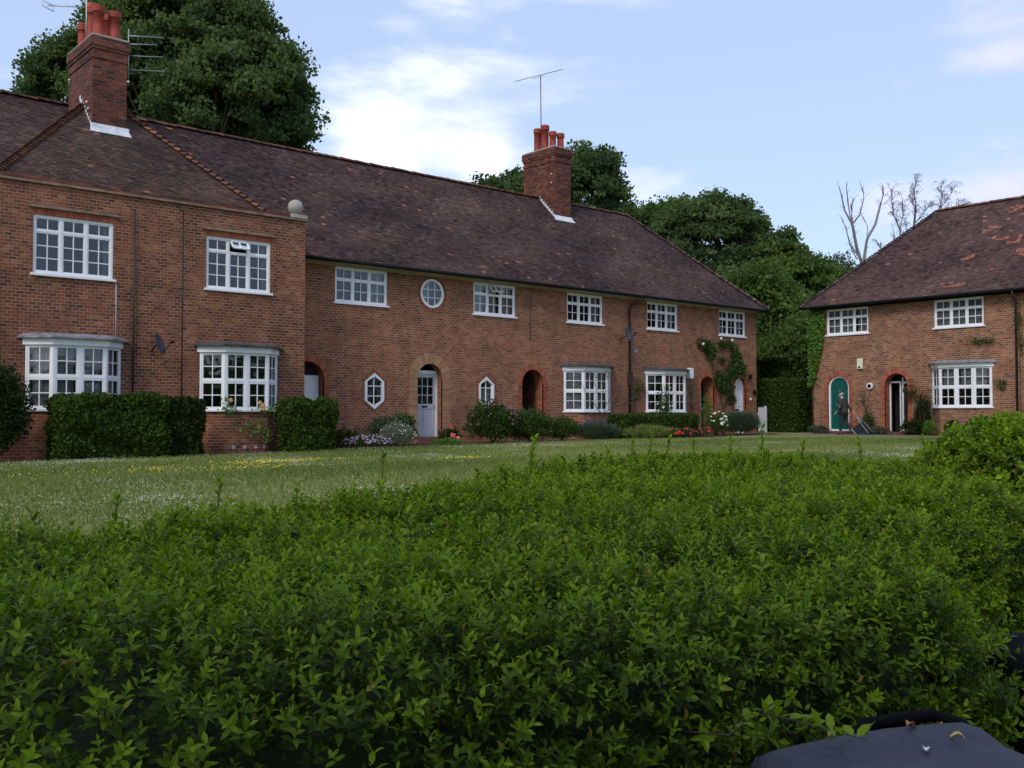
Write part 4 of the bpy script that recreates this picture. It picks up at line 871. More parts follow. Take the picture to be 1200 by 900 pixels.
# ------------------------------------------------------------------ plants
def hull(name, poly, z0, z1, mat, parent):
    mb = MB(); n = len(poly)
    for k in range(n): a, b = poly[k], poly[(k + 1) % n]; mb.face([(a[0], a[1], z0), (b[0], b[1], z0), (b[0], b[1], z1), (a[0], a[1], z1)])
    mb.face([(q[0], q[1], z1) for q in poly]); return mb.build(name, mat, parent)
M['hedge_core'] = plain('hedge_light_block', (.024, .036, .010), .95, .4, 12, .5)  # dark hull added inside the hedges to block light
def box_hedge(label, x0, x1, y0, y1, h, mat, size=.035, dens=1500, rnd_=.10, lump=.04, seed=1, zg=None, name='clipped_hedge', cat='hedge', group=None, grad=None):
    """clipped hedge: leafy crown over a dark light-blocking core"""
    zg = gz((x0 + x1) / 2, (y0 + y1) / 2) if zg is None else zg; t = thing(name, label, cat, group)
    area = (x1 - x0) * (y1 - y0) + 2 * (x1 - x0 + y1 - y0) * h; n = int(area * dens)
    c = np.array([(x0 + x1) / 2, (y0 + y1) / 2, zg + h / 2]); hs = np.array([(x1 - x0) / 2, (y1 - y0) / 2, h / 2])
    fa = np.array([4 * hs[1] * hs[2]] * 2 + [4 * hs[0] * hs[2]] * 2 + [4 * hs[0] * hs[1]]); f = rng.choice(5, n, p=fa / fa.sum()); u = rng.random((n, 3)) * 2 - 1
    P = u.copy(); P[f == 0, 0] = -1; P[f == 1, 0] = 1; P[f == 2, 1] = -1; P[f == 3, 1] = 1; P[f == 4, 2] = 1
    P = P * hs; inner = np.clip(P, -(hs - rnd_), hs - rnd_); inner[:, 2] = np.minimum(P[:, 2], hs[2] - rnd_)
    d = P - inner; L = np.linalg.norm(d, axis=1, keepdims=True); N = d / (L + 1e-9); P = inner + N * rnd_
    P += N * (lump * vnoise(P, 5, seed) + .5 * lump * vnoise(P, 16, seed + 1) + rng.normal(size=n) * .02)[:, None] - N * (rng.random(n) ** 2 * .06)[:, None]; P += c
    D = N * .6 + unit(n) * .8 + np.array([0, 0, .35])
    leaves('foliage', P, D, N + .6 * unit(n), size * (.7 + .7 * rng.random(n)), T_LEAF4 if size < .05 else T_QUAD, mat, t)
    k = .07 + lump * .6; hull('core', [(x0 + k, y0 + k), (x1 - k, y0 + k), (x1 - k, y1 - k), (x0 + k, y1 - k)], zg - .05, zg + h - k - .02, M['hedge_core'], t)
    t_ = based(t, ((x0 + x1) / 2, (y0 + y1) / 2, zg)); return t
box_hedge('long dark clipped hedge in front of the leftmost bay window', 6.45, 8.80, 21.95, 22.95, 1.36, M['privet_dark'], .05, 1400, .17, .08, 3)
box_hedge('narrow darker clipped hedge joined to the right end of the long hedge', 8.84, 9.72, 22.05, 22.95, 1.32, M['shrub_dark'], .05, 1500, .15, .06, 4)
box_hedge('square clipped hedge standing before the leftmost arch', 12.05, 13.38, 22.2, 23.1, 1.28, M['privet_dark'], .05, 1400, .26, .09, 5)
box_hedge('low clipped hedge under the right-hand bay of the terrace', 25.3, 29.3, 23.0, 23.9, .82, M['privet_dark'], .05, 1200, .10, .04, 6, name='low_hedge')
box_hedge('tall clipped hedge block between the two buildings', 37.0, 38.3, 23.75, 25.75, 2.3, M['privet_dark'], .06, 900, .10, .03, 7, name='tall_hedge')
box_hedge('high dark hedge rising behind the tall clipped block', 39.5, 47.0, 25.0, 29.5, 3.5, M['tree_mid'], .13, 260, .3, .12, 8, name='high_hedge')
def bush(label, c, rad, n, mat, size, name='shrub', cat='shrub', tpl=None, flowers=None, upright=0.3, zlow=-.9, seed=0, lump=.22, stems=True, extra_group=None, shell=.55):
    """loose shrub: foliage > flowers, on a few stems"""
    x, y = c; z = gz(x, y); t = thing(name, label, cat, extra_group); rx, ry, rz = rad
    U = unit(n); U[:, 2] = np.abs(U[:, 2]) * 1.0; U[:, 2] = np.where(rng.random(n) < .25, -U[:, 2] * .5, U[:, 2]); rr = (shell + (1 - shell) * rng.random(n)) * (1 + lump * vnoise(U, 4.5, seed + 3) + .6 * lump * vnoise(U, 11, seed + 9))
    P = U * rr[:, None] * np.array([rx, ry, rz * .62]) + np.array([x, y, z + rz * .42]); P[:, 2] = np.maximum(P[:, 2], z + .02)
    D = U + unit(n) * .7 + np.array([0, 0, upright]); leaves('foliage', P, D, U + .6 * unit(n), size * (.7 + .7 * rng.random(n)), tpl or T_LEAF4, mat, t)
    if stems:
        mb = MB()
        for k in range(5): a = random.random() * 6.28; mb.tube([(x, y, z - .03), (x + rx * .3 * math.cos(a), y + ry * .3 * math.sin(a), z + rz * .4), (x + rx * .6 * math.cos(a), y + ry * .6 * math.sin(a), z + rz * .75)], [.018, .012, .005], 5)
        mb.build('stems', M['twig'], t)
    if flowers:
        fm_, k, fs = flowers; U = unit(k); U[:, 2] = np.abs(U[:, 2]); U[:, 1] = -np.abs(U[:, 1])
        P = U * (1.03 + .1 * rng.random(k))[:, None] * np.array([rx, ry, rz * .62]) + np.array([x, y, z + rz * .42]); nn_ = np.tile([0, 0, 1.], (k, 1)) + U * .8
        fl_ = fs * (.7 + .6 * rng.random(k))
        if k <= 40:
            for i_ in range(k): q_ = np.repeat(P[i_:i_ + 1], 3, 0); leaves('flower', q_, unit(3), nn_[i_:i_ + 1] + unit(3) * .5, np.full(3, fl_[i_]), T_FLOWER, M[fm_], t)
        else: leaves('flowers', P, unit(k), nn_ + unit(k) * .5, fl_, T_FLOWER, M[fm_], t)['kind'] = 'stuff'
    based(t, (x, y, z)); return t
bush('dark bushy evergreen at the left edge beside the leftmost bay', (5.35, 22.55), (.62, .5, 2.0), 7000, M['shrub_dark'], .07, lump=.15, seed=1)
bush('small bright plant growing over the wall high at the left edge', (5.35, 23.35), (.28, .18, 3.5), 260, M['ivy'], .10, shell=.2, seed=2, name='climbing_plant', cat='climber')
bush('grey-green leafy plant below the left hexagonal window', (16.2, 24.0), (.75, .45, .85), 2600, M['lavender'], .07, seed=3, upright=1.2)
bush('dark low foliage beside the square clipped hedge', (14.35, 23.8), (.75, .5, .50), 2000, M['shrub_dark'], .07, seed=4)
bush('clump of lilac flowers at the lawn edge below the left hexagonal window', (14.7, 22.95), (.75, .32, .34), 1400, M['shrub'], .05, flowers=('p_lilac', 150, .045), seed=5, name='lilac_flower_clump', cat='flowers')
bush('silvery leafed plant with pale flowers left of the sandy arch', (15.75, 23.05), (.62, .40, .62), 2200, M['grey_leaf'], .055, flowers=('p_white', 30, .03), seed=6, upright=.9)
bush('upright leafy plant beside the sandy arch door', (16.75, 24.1), (.38, .35, .95), 1500, M['shrub'], .07, seed=7, upright=1)
bush('low yellow-green groundcover at the sandy arch step', (17.4, 22.85), (.55, .25, .20), 900, M['ivy'], .05, seed=8, name='groundcover', cat='plant', stems=False)
bush('dark foliage with one coral red rose by the grey door step', (17.85, 23.3), (.35, .3, .48), 900, M['shrub_dark'], .06, flowers=('p_coral', 3, .14), seed=9, name='rose_bush', cat='shrub')
bush('large dark green shrub with pink flowers right of the sandy arch', (19.75, 23.55), (1.05, .72, 1.18), 8500, M['shrub'], .07, flowers=('p_pink', 40, .05), seed=10, upright=.8, lump=.3)
bush('spreading green shrub with a few pink flowers below the right hexagonal window', (21.25, 23.5), (.95, .6, .98), 6000, M['shrub'], .07, flowers=('p_pink', 8, .05), seed=11, upright=.9, lump=.3)
bush('mid green bushy plant in front of the brick passage arch', (22.6, 23.4), (.65, .5, .72), 3500, M['shrub'], .06, seed=12, upright=.9)
bush('feathery grass clump at the lawn edge left of the low hedge', (24.0, 23.15), (1.15, .4, .50), 3500, M['lavender'], .13, tpl=(T_BLADE[0] * [1.4, 1, 1], T_BLADE[1]), seed=13, upright=2.2, name='grass_clump', cat='plant')
bush('patch of violet flowers under the climber-covered bay', (24.9, 24.15), (.8, .35, .60), 1800, M['lavender'], .06, flowers=('p_violet', 150, .06), seed=14, upright=1.5, name='violet_flower_clump', cat='flowers')
bush('pale dry grass clump before the low hedge', (26.3, 22.85), (1.3, .28, .38), 3200, M['grass_tuft'], .13, tpl=(T_BLADE[0] * [1.4, 1, 1], T_BLADE[1]), seed=15, upright=2, name='grass_clump', cat='plant', stems=False)
for i, (x, lab) in enumerate([(27.5, 'red poppies at the left end of the row before the low hedge'), (28.35, 'red poppies in the middle of the row before the low hedge'), (29.3, 'red poppies at the right end of the row before the low hedge')]):
    bush(lab, (x, 22.75), (.38, .18, .34), 420, M['lavender'], .06, flowers=('p_red', 9, .075), seed=16 + i, name='poppy_clump', cat='flowers', stems=False, extra_group='red poppies along the low hedge')
bush('white flowering rose bush in front of the fourth arch', (30.35, 23.0), (.50, .35, .88), 1100, M['shrub'], .06, flowers=('p_white', 20, .08), seed=20, name='rose_bush', cat='shrub', shell=.35)
bush('rounded lavender bush below the white arched door', (32.5, 23.55), (1.25, .6, .86), 7000, M['lavender'], .12, tpl=(T_BLADE[0] * [1.6, 1, 1], T_BLADE[1]), seed=21, upright=1.6, lump=.06, name='lavender_bush')
bush('slim leafy shrub standing before the left light of the right-hand bay', (28.75, 24.2), (.38, .25, 2.0), 800, M['shrub'], .07, seed=22, shell=.25, name='rose_bush', flowers=('p_white', 8, .07))
bush('small green shrub growing in front of the fourth arch doorway', (31.6, 24.4), (.22, .2, 1.75), 650, M['ivy'], .06, seed=23, shell=.25)
# right house plants
bush('low grey-green plants at the foot of the green door wall', (35.95, 22.1), (.28, .5, .32), 900, M['lavender'], .05, seed=30, upright=1.2)
bush('small topiary plant against the wall left of the wheeled case', (36.05, 20.0), (.22, .26, .85), 800, M['shrub'], .055, seed=31)
bush('low spreading plant between the two arched doorways', (35.95, 19.55), (.28, .55, .30), 900, M['lavender'], .05, seed=32)
bush('narrow climbing shrub left of the right house bay', (36.05, 17.75), (.25, .32, 1.55), 1600, M['shrub_dark'], .06, seed=33)
bush('low dark shrub at the foot of the wall right of the open doorway', (35.9, 18.1), (.35, .45, .55), 1500, M['shrub_dark'], .06, seed=34)
bush('small yellow-green shrub under the left end of the right house bay', (35.75, 17.35), (.22, .25, .55), 900, M['ivy'], .05, seed=35)
bush('round dark bush under the right house bay', (35.8, 16.5), (.30, .30, .58), 1300, M['shrub_dark'], .05, seed=36, lump=.06)
bush('small upright dark bush next to the round one under the bay', (35.8, 15.85), (.22, .22, .52), 900, M['shrub_dark'], .05, seed=37)
bush('light green bush at the right end under the right house bay', (35.8, 15.3), (.30, .35, .62), 1300, M['shrub'], .05, seed=38)
# ivy and climbers on walls: real leaves standing off the brick
def wall_climber(label, fr, blobs, n, mat, size, stems=(), name='climbing_plant', flowers=None, depth=.14):
    t = thing(name, label, 'climber'); P = []; 
    w_ = np.array([b[2] * b[3] for b in blobs]); ks = (n * w_ / w_.sum()).astype(int)
    for (u, z, ru, rz), k in zip(blobs, ks):
        q = rng.random(k) * 6.28; rr = np.sqrt(rng.random(k)) * (1 + .25 * np.sin(q * 3 + u) + .15 * np.sin(q * 7)); P += [np.array(fr.p(u + ru * a * math.cos(b), z + rz * a * math.sin(b), .02 + depth * c)) for a, b, c in zip(rr, q, rng.random(k))]
    P = np.array(P); k = len(P); Wv = np.array(fr.w); D = unit(k) * .8 + np.array([0, 0, -.5]) + Wv * .5; leaves('foliage', P, D, Wv + .5 * unit(k), size * (.7 + .6 * rng.random(k)), T_LEAF4, mat, t)
    if stems:
        mb = MB()
        for s_ in stems: mb.tube([fr.p(a, b, .04) for a, b, r_ in s_], [r_ for a, b, r_ in s_], 6)
        mb.build('stems', M['twig'], t)
    if flowers:
        fm_, pts_, fs = flowers; Q = np.array([tuple(fr.p(a, b, depth + .04)) for a, b in pts_]); [leaves('flower', np.repeat(q_[None], 3, 0), unit(3), Wv[None] + .6 * unit(3), np.full(3, fs * .75), T_FLOWER, M[fm_], t) for q_ in Q]
    if stems: based(t, fr.p(stems[0][0][0], stems[0][0][1]))
    return t
wall_climber('climbing rose trained over the wall between the last two arches', MF, [(32.15, 3.72, .55, .20), (32.5, 3.42, .32, .34), (33.6, 3.78, .62, .16), (34.2, 3.3, .35, .38), (34.3, 2.85, .55, .42), (33.85, 2.55, .40, .30), (33.2, 2.3, .55, .34), (33.5, 2.0, .5, .25), (33.3, 3.12, .2, .12), (33.9, 1.5, .25, .2)], 3400, M['shrub'], .10,
             stems=[[(33.35, -.1, .05), (33.4, 1.0, .045), (33.15, 1.9, .035), (32.75, 2.7, .025), (32.5, 3.4, .015)], [(33.4, 1.0, .03), (33.8, 1.9, .02), (34.2, 2.8, .015)], [(33.15, 1.9, .02), (33.4, 2.8, .015), (33.5, 3.7, .01)]], flowers=('p_white', [(33.1, 3.98), (33.85, 3.95), (31.9, 3.7)], .14))
wall_climber('bare-stemmed climber spreading across the left bay of the main front', Frame((0, 24.52, 0), (1, 0, 0), (0, -1, 0)), [(25.4, 2.2, .7, .12), (25.9, 2.5, .4, .08), (25.1, 1.25, .3, .1)], 90, M['shrub'], .06,
             stems=[[(25.75, -.1, .02), (25.7, .8, .016), (25.3, 1.15, .012), (24.9, 1.5, .010), (24.5, 2.1, .006)], [(25.7, .8, .014), (25.85, 1.2, .012), (26.2, 1.6, .009), (26.5, 2.3, .006)], [(25.3, 1.15, .01), (25.35, 1.8, .009), (25.0, 2.35, .006)], [(25.85, 1.2, .01), (25.7, 1.75, .008), (25.9, 2.45, .006)], [(24.9, 1.5, .008), (25.6, 1.66, .007), (26.3, 1.75, .006)], [(25.72, 1.0, .01), (26.1, 1.02, .008), (26.5, 1.3, .005)]])
wall_climber('yellow rose climbing the base of the dark-paned bay', Frame((0, 23.06, 0), (1, 0, 0), (0, -1, 0)), [(11.75, 1.02, .45, .12), (11.3, .55, .40, .18), (11.7, .35, .25, .2), (10.75, .95, .3, .12), (10.6, 1.1, .15, .2), (12.2, .85, .2, .2), (12.4, .3, .2, .3)], 420, M['ivy'], .075,
             stems=[[(11.75, -.25, .015), (11.7, .5, .012), (11.6, 1.1, .008)], [(11.7, .3, .01), (11.2, .6, .008), (10.7, 1.2, .005)], [(10.6, .9, .006), (10.9, 1.1, .005), (11.1, 1.4, .004)]], flowers=('p_peach', [(11.5, 1.14), (11.56, 1.08), (12.1, 1.13), (12.02, 1.07), (11.6, .98), (10.72, 1.2)], .12))
wall_climber('thin wall shrub beside the long drainpipe', MF, [(28.1, 2.0, .25, .25), (27.9, 1.6, .3, .3), (28.3, 1.85, .2, .15)], 260, M['shrub'], .07, stems=[[(27.95, -.1, .02), (27.9, 1.2, .015), (28.1, 2.2, .008)]])
wall_climber('thin dry climber between the right-hand bay and the fourth arch', MF, [(31.3, 1.6, .15, .5), (31.25, .9, .15, .4)], 150, M['lavender'], .06, stems=[[(31.35, -.1, .015), (31.3, 1.2, .012), (31.35, 2.2, .006)]])
iv = [(-22.55 + dx_, z_, r_, .32) for dx_, z_, r_ in [(.22, 4.95, .38), (.25, 4.6, .36), (.22, 4.2, .34), (.2, 3.8, .30), (.15, 3.4, .26), (.1, 3.0, .20), (.05, 2.6, .14), (.0, 2.3, .10)]]
wall_climber('bright green ivy on the left corner of the right house', HF, iv, 4200, M['ivy'], .085, stems=[[(-22.55, -.1, .03), (-22.55, 2.2, .025), (-22.4, 4.6, .015)]], name='ivy', depth=.2)
wall_climber('sprig of wall plant between the upper window and the bay of the right house', HF, [(-15.8, 3.55, .35, .10), (-15.4, 3.5, .3, .12)], 170, M['shrub'], .07, stems=[[(-15.9, 3.5, .01), (-15.2, 3.55, .008)]])
wall_climber('sprig of wall plant just right of the right house bay', HF, [(-14.95, 2.0, .22, .12), (-14.9, 1.85, .15, .15)], 130, M['shrub'], .07, stems=[[(-15.0, 1.9, .01), (-14.8, 2.05, .008)]])
wall_climber('leafy stem running beside the drainpipe of the right house', HF, [(-14.3, 4.2, .12, .5), (-14.25, 3.4, .1, .4)], 160, M['shrub'], .07, stems=[[(-14.3, -.1, .012), (-14.3, 4.6, .006)]])
wall_climber('thin brown wall shrub right of the green door', HF, [(-20.35, 1.5, .25, .3), (-20.1, 1.2, .2, .3)], 130, M['lavender'], .06, stems=[[(-20.2, -.1, .02), (-20.2, 1.2, .015), (-20.4, 1.9, .006)], [(-20.2, .9, .012), (-20.0, 1.8, .006)]])
# hanging basket
t = thing('hanging_basket', 'hanging flower basket on the right jamb of the open arched doorway', 'hanging basket')
q0 = HF.p(-18.22, 1.72, .30); mb = MB(); mb.lathe([(.001, -.14), (.08, -.12), (.14, -.05), (.16, .02)], q0, 14); mb.build('basket', M['twig'], t)
mb = MB(); mb.tube([HF.p(-18.22, 2.15, 0), HF.p(-18.22, 2.2, .3), q0 + Vector((0, 0, .4))], .01, 6)
for a_ in (0, 2.1, 4.2): mb.tube([q0 + Vector((.15 * math.cos(a_), .15 * math.sin(a_), .02)), q0 + Vector((0, 0, .42))], .005, 4)
mb.build('bracket', M['gutter'], t); n = 420; U = unit(n); P = U * np.array([.2, .24, .15]) + np.array(q0) + np.array([0, 0, .05]); leaves('foliage', P, U + unit(n) * .5, U, .05 * (.7 + .6 * rng.random(n)), T_LEAF4, M['shrub'], t)
k = 14; U = unit(k); Q = U * np.array([.2, .25, .14]) + np.array(q0) + np.array([0, 0, .06]); [leaves('flower', Q[i:i + 1], unit(1), U[i:i + 1], np.full(1, .05), T_FLOWER, M['p_coral'], t) for i in range(k)]; based(t, q0)
# picket gate between the buildings
t = thing('picket_gate', 'narrow weathered white picket gate at the right corner of the terrace', 'gate'); zg = gz(36, 25)
mb = MB()
for i in range(4):
    x = 36.02 + i * .13; mb.box((x, 25.05, zg + .06), (x + .09, 25.08, zg + 1.05)); mb.face([(x, 25.05, zg + 1.05), (x + .09, 25.05, zg + 1.05), (x + .045, 25.05, zg + 1.13)]); mb.face([(x, 25.08, zg + 1.05), (x + .09, 25.08, zg + 1.05), (x + .045, 25.08, zg + 1.13)])
mb.build('pickets', M['white_old'], t)
for z_ in (.25, .8): mb = MB(); mb.box((35.98, 25.085, zg + z_), (36.56, 25.115, zg + z_ + .07)); mb.build('rail', M['white_old'], t)
mb = MB(); mb.box((36.54, 25.05, zg - .05), (36.63, 25.14, zg + 1.15)); mb.build('post', M['white_old'], t); based(t, (36.2, 25.1, zg))

# ------------------------------------------------------------------ trees
def px(x, y, d):
    """point on the view ray of a direction measured from the photo, at forward distance d"""
    return np.array(cw((x - 600) / 1150 * d, d, EYE - (y - 485.5) / 1150 * d))
def tree(label, base, lobes, mat, size, per, name='leafy_tree', sub=9, core=True, group=None, seed=0, trunk=.35):
    """lobes: (x,y,z,rx,ry,rz) ellipsoids, each broken into leaf clumps -> crown; tapered trunk with limbs"""
    t = thing(name, label, 'tree', group); rs = np.random.default_rng(seed); Ps = []; Ns = []; Rn = []
    for (x, y, z, rx, ry, rz) in lobes:
        k = max(10, int(2.6 * sub * (rx * ry + rx * rz + ry * rz) / 3)); U = rs.normal(size=(k, 3)); U /= np.linalg.norm(U, axis=1, keepdims=True); U[:, 2] = np.where(U[:, 2] < -.35, -U[:, 2], U[:, 2])
        Cc = U * (np.array([rx, ry, rz]) * (.62 + .46 * rs.random((k, 1)) ** .8)) + np.array([x, y, z])
        for c_, u_ in zip(Cc, U):
            r = .30 + .55 * rs.random() ** 1.5
            if rs.random() < .16: c_ = np.array([x, y, z]) + (c_ - np.array([x, y, z])) * (1.12 + .16 * rs.random()); r *= .6
            m = int(per * .85 * r * r)
            V = rs.normal(size=(m, 3)); V /= np.linalg.norm(V, axis=1, keepdims=True); V[:, 2] = np.where(V[:, 2] < -.2, V[:, 2] * .4, V[:, 2])
            rr = (.15 + 1.25 * rs.random(m))[:, None]; Ps.append(c_ + V * rr * r * np.array([1.15, 1.15, .9])); Ns.append(V + .5 * u_); Rn.append(np.clip(.5 + .28 * rs.normal() + .22 * rs.normal(size=m), 0, 1))
    P = np.concatenate(Ps); N = np.concatenate(Ns); n = len(P); D = N * .4 + unit(n)
    leaves('crown', P, D, N * .35 + unit(n), size * (.6 + .8 * rng.random(n)), T_QUAD, mat, t, rnd=np.concatenate(Rn))
    mb = MB(); b = Vector(base); top = Vector(lobes[0][:3]); mb.tube([b, b.lerp(top, .35), b.lerp(top, .8)], [trunk, trunk * .8, trunk * .5], 9)
    for L_ in lobes:
        c_ = Vector(L_[:3]); s_ = b.lerp(top, random.uniform(.3, .6)); mb.tube([s_, s_.lerp(c_, .5) + Vector((0, 0, .3)), c_ + Vector((0, 0, L_[5] * .4))], [trunk * .45, trunk * .3, trunk * .1], 6)
        for j in range(6): a_ = Vector(tuple(rs.normal(size=3))).normalized(); a_.z = abs(a_.z) * .6; e_ = c_ + Vector((a_.x * L_[3], a_.y * L_[4], a_.z * L_[5])) * .85; mb.tube([s_.lerp(c_, .7), s_.lerp(c_, .7).lerp(e_, .6), e_], [trunk * .18, trunk * .1, trunk * .03], 5)
    mb.build('trunk', M['bark'], t); based(t, tuple(b)); return t
def lob(x, y, d, r, rz=None, ry=None): p = px(x, y, d); return (*p, r, ry or r, rz or r)
def gbase(x, d): p = px(x, 485, d); return (p[0], p[1], -.3)
tree('huge round-crowned tree filling the sky behind the wing chimney', gbase(235, 50),
     [lob(235, 70, 50, 3.7, 4.0), lob(180, 50, 50, 2.8), lob(292, 95, 49, 2.4), lob(322, 130, 50, 1.5, 2.0), lob(250, 130, 47, 2.8), lob(160, 110, 49, 2.8), lob(215, 20, 51, 2.4, 2.2), lob(280, 50, 51, 1.9), lob(338, 165, 49, 1.0, 1.4), lob(140, 30, 53, 2.0), lob(310, 85, 51, 1.6, 1.6), lob(250, 175, 52, 3.4), lob(310, 190, 51, 2.2), lob(170, 160, 52, 3)], M['tree_dark'], .155, 900, sub=5, seed=1, trunk=.5)
tree('smaller tree left of the wing chimney, against the sky', gbase(60, 56), [lob(70, 90, 56, 1.5, 2.0), lob(42, 105, 56, 1.2, 1.3), lob(85, 65, 56, 1.2, 1.3), lob(24, 118, 56, .8, .7), lob(38, 80, 56, .5, .6)], M['tree_dark'], .155, 900, sub=6, seed=2)
tree('dark broadleaf tree behind the main ridge chimney', gbase(680, 62), [lob(685, 238, 62, 2.5, 2.4), lob(697, 205, 62, 1.4, 1.4), lob(720, 240, 62, 1.2, 1.3), lob(640, 245, 62, 2.0, 1.9), lob(675, 190, 62, .9, .9), lob(712, 218, 62, .9, .8)], M['tree_dark'], .17, 800, sub=4, seed=3)
tree('low tree top showing just above the ridge left of its chimney', gbase(590, 66), [lob(590, 226, 66, 1.3, .8), lob(570, 220, 66, .5, .3), lob(606, 216, 66, .8, .8)], M['tree_dark'], .17, 600, sub=7, seed=4)
tree('dense dark oak rising above the right slope of the terrace roof', gbase(840, 68), [lob(840, 305, 68, 3.6, 3.4), lob(812, 262, 68, 1.9, 1.5), lob(862, 262, 68, 1.7, 1.6), lob(895, 300, 68, 2.0, 1.6), lob(790, 300, 68, 2.6, 2.2), lob(900, 350, 68, 2.6, 2.4), lob(842, 245, 68, 1.3, .8), lob(840, 370, 66, 3.5, 3), lob(882, 272, 68, 1.0, .8), lob(790, 268, 68, 1.0, .8)], M['tree_dark'], .18, 750, sub=3.2, seed=5, trunk=.5)
tree('mid green tree between the ridge chimney tree and the oak', gbase(775, 72), [lob(770, 262, 72, 1.6, 1.2), lob(795, 262, 72, 1.7, 1.7), lob(750, 275, 72, 2.0, 1.5)], M['tree_mid'], .18, 640, sub=6, seed=6)
tree('broad dark tree behind the gap, right of the oak', gbase(940, 66), [lob(930, 350, 66, 3.0, 2.7), lob(948, 318, 66, 1.4, 1.3), lob(915, 310, 66, 1.7, 1.5), lob(960, 365, 65, 1.8, 2.0), lob(930, 400, 60, 3.2, 2.6), lob(970, 328, 67, .9, .8)], M['tree_mid'], .18, 700, sub=3.4, seed=7)
tree('lighter green tree in front of the oak above the terrace end', gbase(892, 52), [lob(888, 345, 52, 1.5, 1.4), lob(905, 375, 52, 1.8, 1.7), lob(880, 390, 52, 1.6, 1.3), lob(925, 395, 52, 1.3, 1.3)], M['tree_mid'], .15, 700, sub=7, seed=8)
tree('bright leafy shrub tree leaning over the hedge beside the ivy corner', gbase(935, 46), [lob(930, 415, 46, 1.1, .7), lob(945, 400, 46, .7, .8), lob(905, 422, 46, 1.0, .55)], M['tree_mid'], .12, 700, sub=9, seed=9, trunk=.12)
tree('thin dark treetop beside the dead tree', gbase(985, 70), [lob(985, 312, 70, .9, .9), lob(1000, 325, 70, .9, .8), lob(975, 325, 70, 1.1, .8)], M['birch'], .14, 160, sub=5, seed=10, trunk=.15)
# trees added out of frame to shade the hedge's near face and bins
for i_, (r_, f_, lab_) in enumerate([(-3.4, -4.6, 'unseen leafy tree added behind the viewpoint on the left to shade the hedge'), (1.2, -5.4, 'unseen leafy tree added behind the viewpoint on the right to shade the hedge')]):
    q = cw(r_, f_); L_ = [(q.x, q.y, 5.6, 2.2, 2.2, 1.9), (q.x - .9, q.y + .8, 4.6, 1.5, 1.5, 1.2), (q.x + .9, q.y - .8, 4.8, 1.6, 1.6, 1.3), (q.x, q.y, 7.2, 1.6, 1.6, 1.3)]
    tree(lab_, (q.x, q.y, gz(q.x, q.y)), L_, M['tree_mid'], .17, 130, sub=2.4, seed=40 + i_, trunk=.22)
# a belt of woodland far behind, reads as one mass
P = []
wood = []
for k in range(150):  # full circle: the unseen rear is added to darken window reflections
    a_ = 2 * math.pi * k / 150; dd = 98 + 14 * math.sin(k * 2.1); p = cw(math.sin(a_) * dd, math.cos(a_) * dd, 0); wood.append((p.x, p.y, 3.2 + 1.0 * math.sin(k * 1.7), 4.8, 4.8, 4.4))
Ps = []
for (x, y, z, rx, ry, rz) in wood:
    m = 260; U = unit(m); Ps.append(U * np.array([rx, ry, rz]) * (.7 + .4 * rng.random((m, 1))) + np.array([x, y, z]))
P = np.concatenate(Ps); n = len(P); tag(leaves('woodland_belt', P, unit(n), unit(n), .9 * (.6 + .8 * rng.random(n)), T_QUAD, M['tree_dark']), kind='stuff')
def dead_tree(label, strokes, d, mat, twigs=0, tw=.6, name='dead_tree', droop=0, leafy=0, seed=0):
    t = thing(name, label, 'tree'); mb = MB(); rs = random.Random(seed); LP = []
    for st in strokes:
        pts = [Vector(tuple(px(x, y, d + rs.uniform(-.4, .4)))) for x, y, r_ in st]; rad = [r_ for *_, r_ in st]
        pts[0] = Vector(tuple(px(st[0][0], st[0][1], d))); mb.tube(pts, rad, 6)
        for i in range(len(pts) - 1):
            for j in range(twigs):
                s_ = pts[i].lerp(pts[i + 1], rs.random()); v = (pts[i + 1] - pts[i]).normalized() + Vector((rs.uniform(-1, 1), rs.uniform(-1, 1), rs.uniform(-.1, .6))); v.normalize(); L_ = tw * rs.uniform(.4, 1.1)
                m_ = s_ + v * L_ * .55 + Vector((0, 0, .08)); e_ = s_ + v * L_ - Vector((0, 0, droop * L_)); mb.tube([s_, m_, e_], [.016, .010, .005], 4, caps=False)
                for q in range(3 if leafy else 1):
                    v2 = Vector((rs.uniform(-1, 1), rs.uniform(-1, 1), rs.uniform(-.6, .6) - droop)).normalized(); e2 = m_ + v2 * L_ * .45; mb.tube([m_, e2], [.007, .003], 3, caps=False)
                    for _ in range(leafy): LP.append(m_.lerp(e2, rs.random()) + Vector((rs.uniform(-.05, .05), rs.uniform(-.05, .05), rs.uniform(-.1, .02))))
    mb.build('branches', mat, t, merge=False)
    if LP: P = np.array([tuple(p) for p in LP]); n = len(P); leaves('leaves', P, unit(n), unit(n), .06 * (.6 + .8 * rng.random(n)), T_LEAF4, M['birch'], t)
    return t
dead_tree('bleached dead tree with forked bare branches beside the right roof', [
    [(1014, 420, .20), (1013, 312, .13), (1006, 290, .10), (1001, 262, .08), (1000, 240, .06), (1003, 232, .04)],
    [(1013, 312, .10), (1018, 280, .08), (1028, 262, .07), (1034, 240, .06), (1038, 226, .045), (1037, 215, .02)],
    [(1001, 262, .06), (992, 245, .045), (988, 225, .035), (986, 218, .015)], [(1000, 262, .05), (996, 235, .04), (994, 211, .015)],
    [(1001, 262, .05), (1010, 250, .045), (1014, 235, .035), (1015, 225, .03), (1011, 213, .012)], [(1008, 300, .06), (998, 285, .04), (993, 265, .03), (988, 255, .012)], [(1018, 280, .03), (1019, 265, .02), (1014, 253, .01)], [(1006, 303, .05), (1000, 292, .03), (996, 275, .015)]], 58, M['bark_dead'], 3, .55, seed=1)
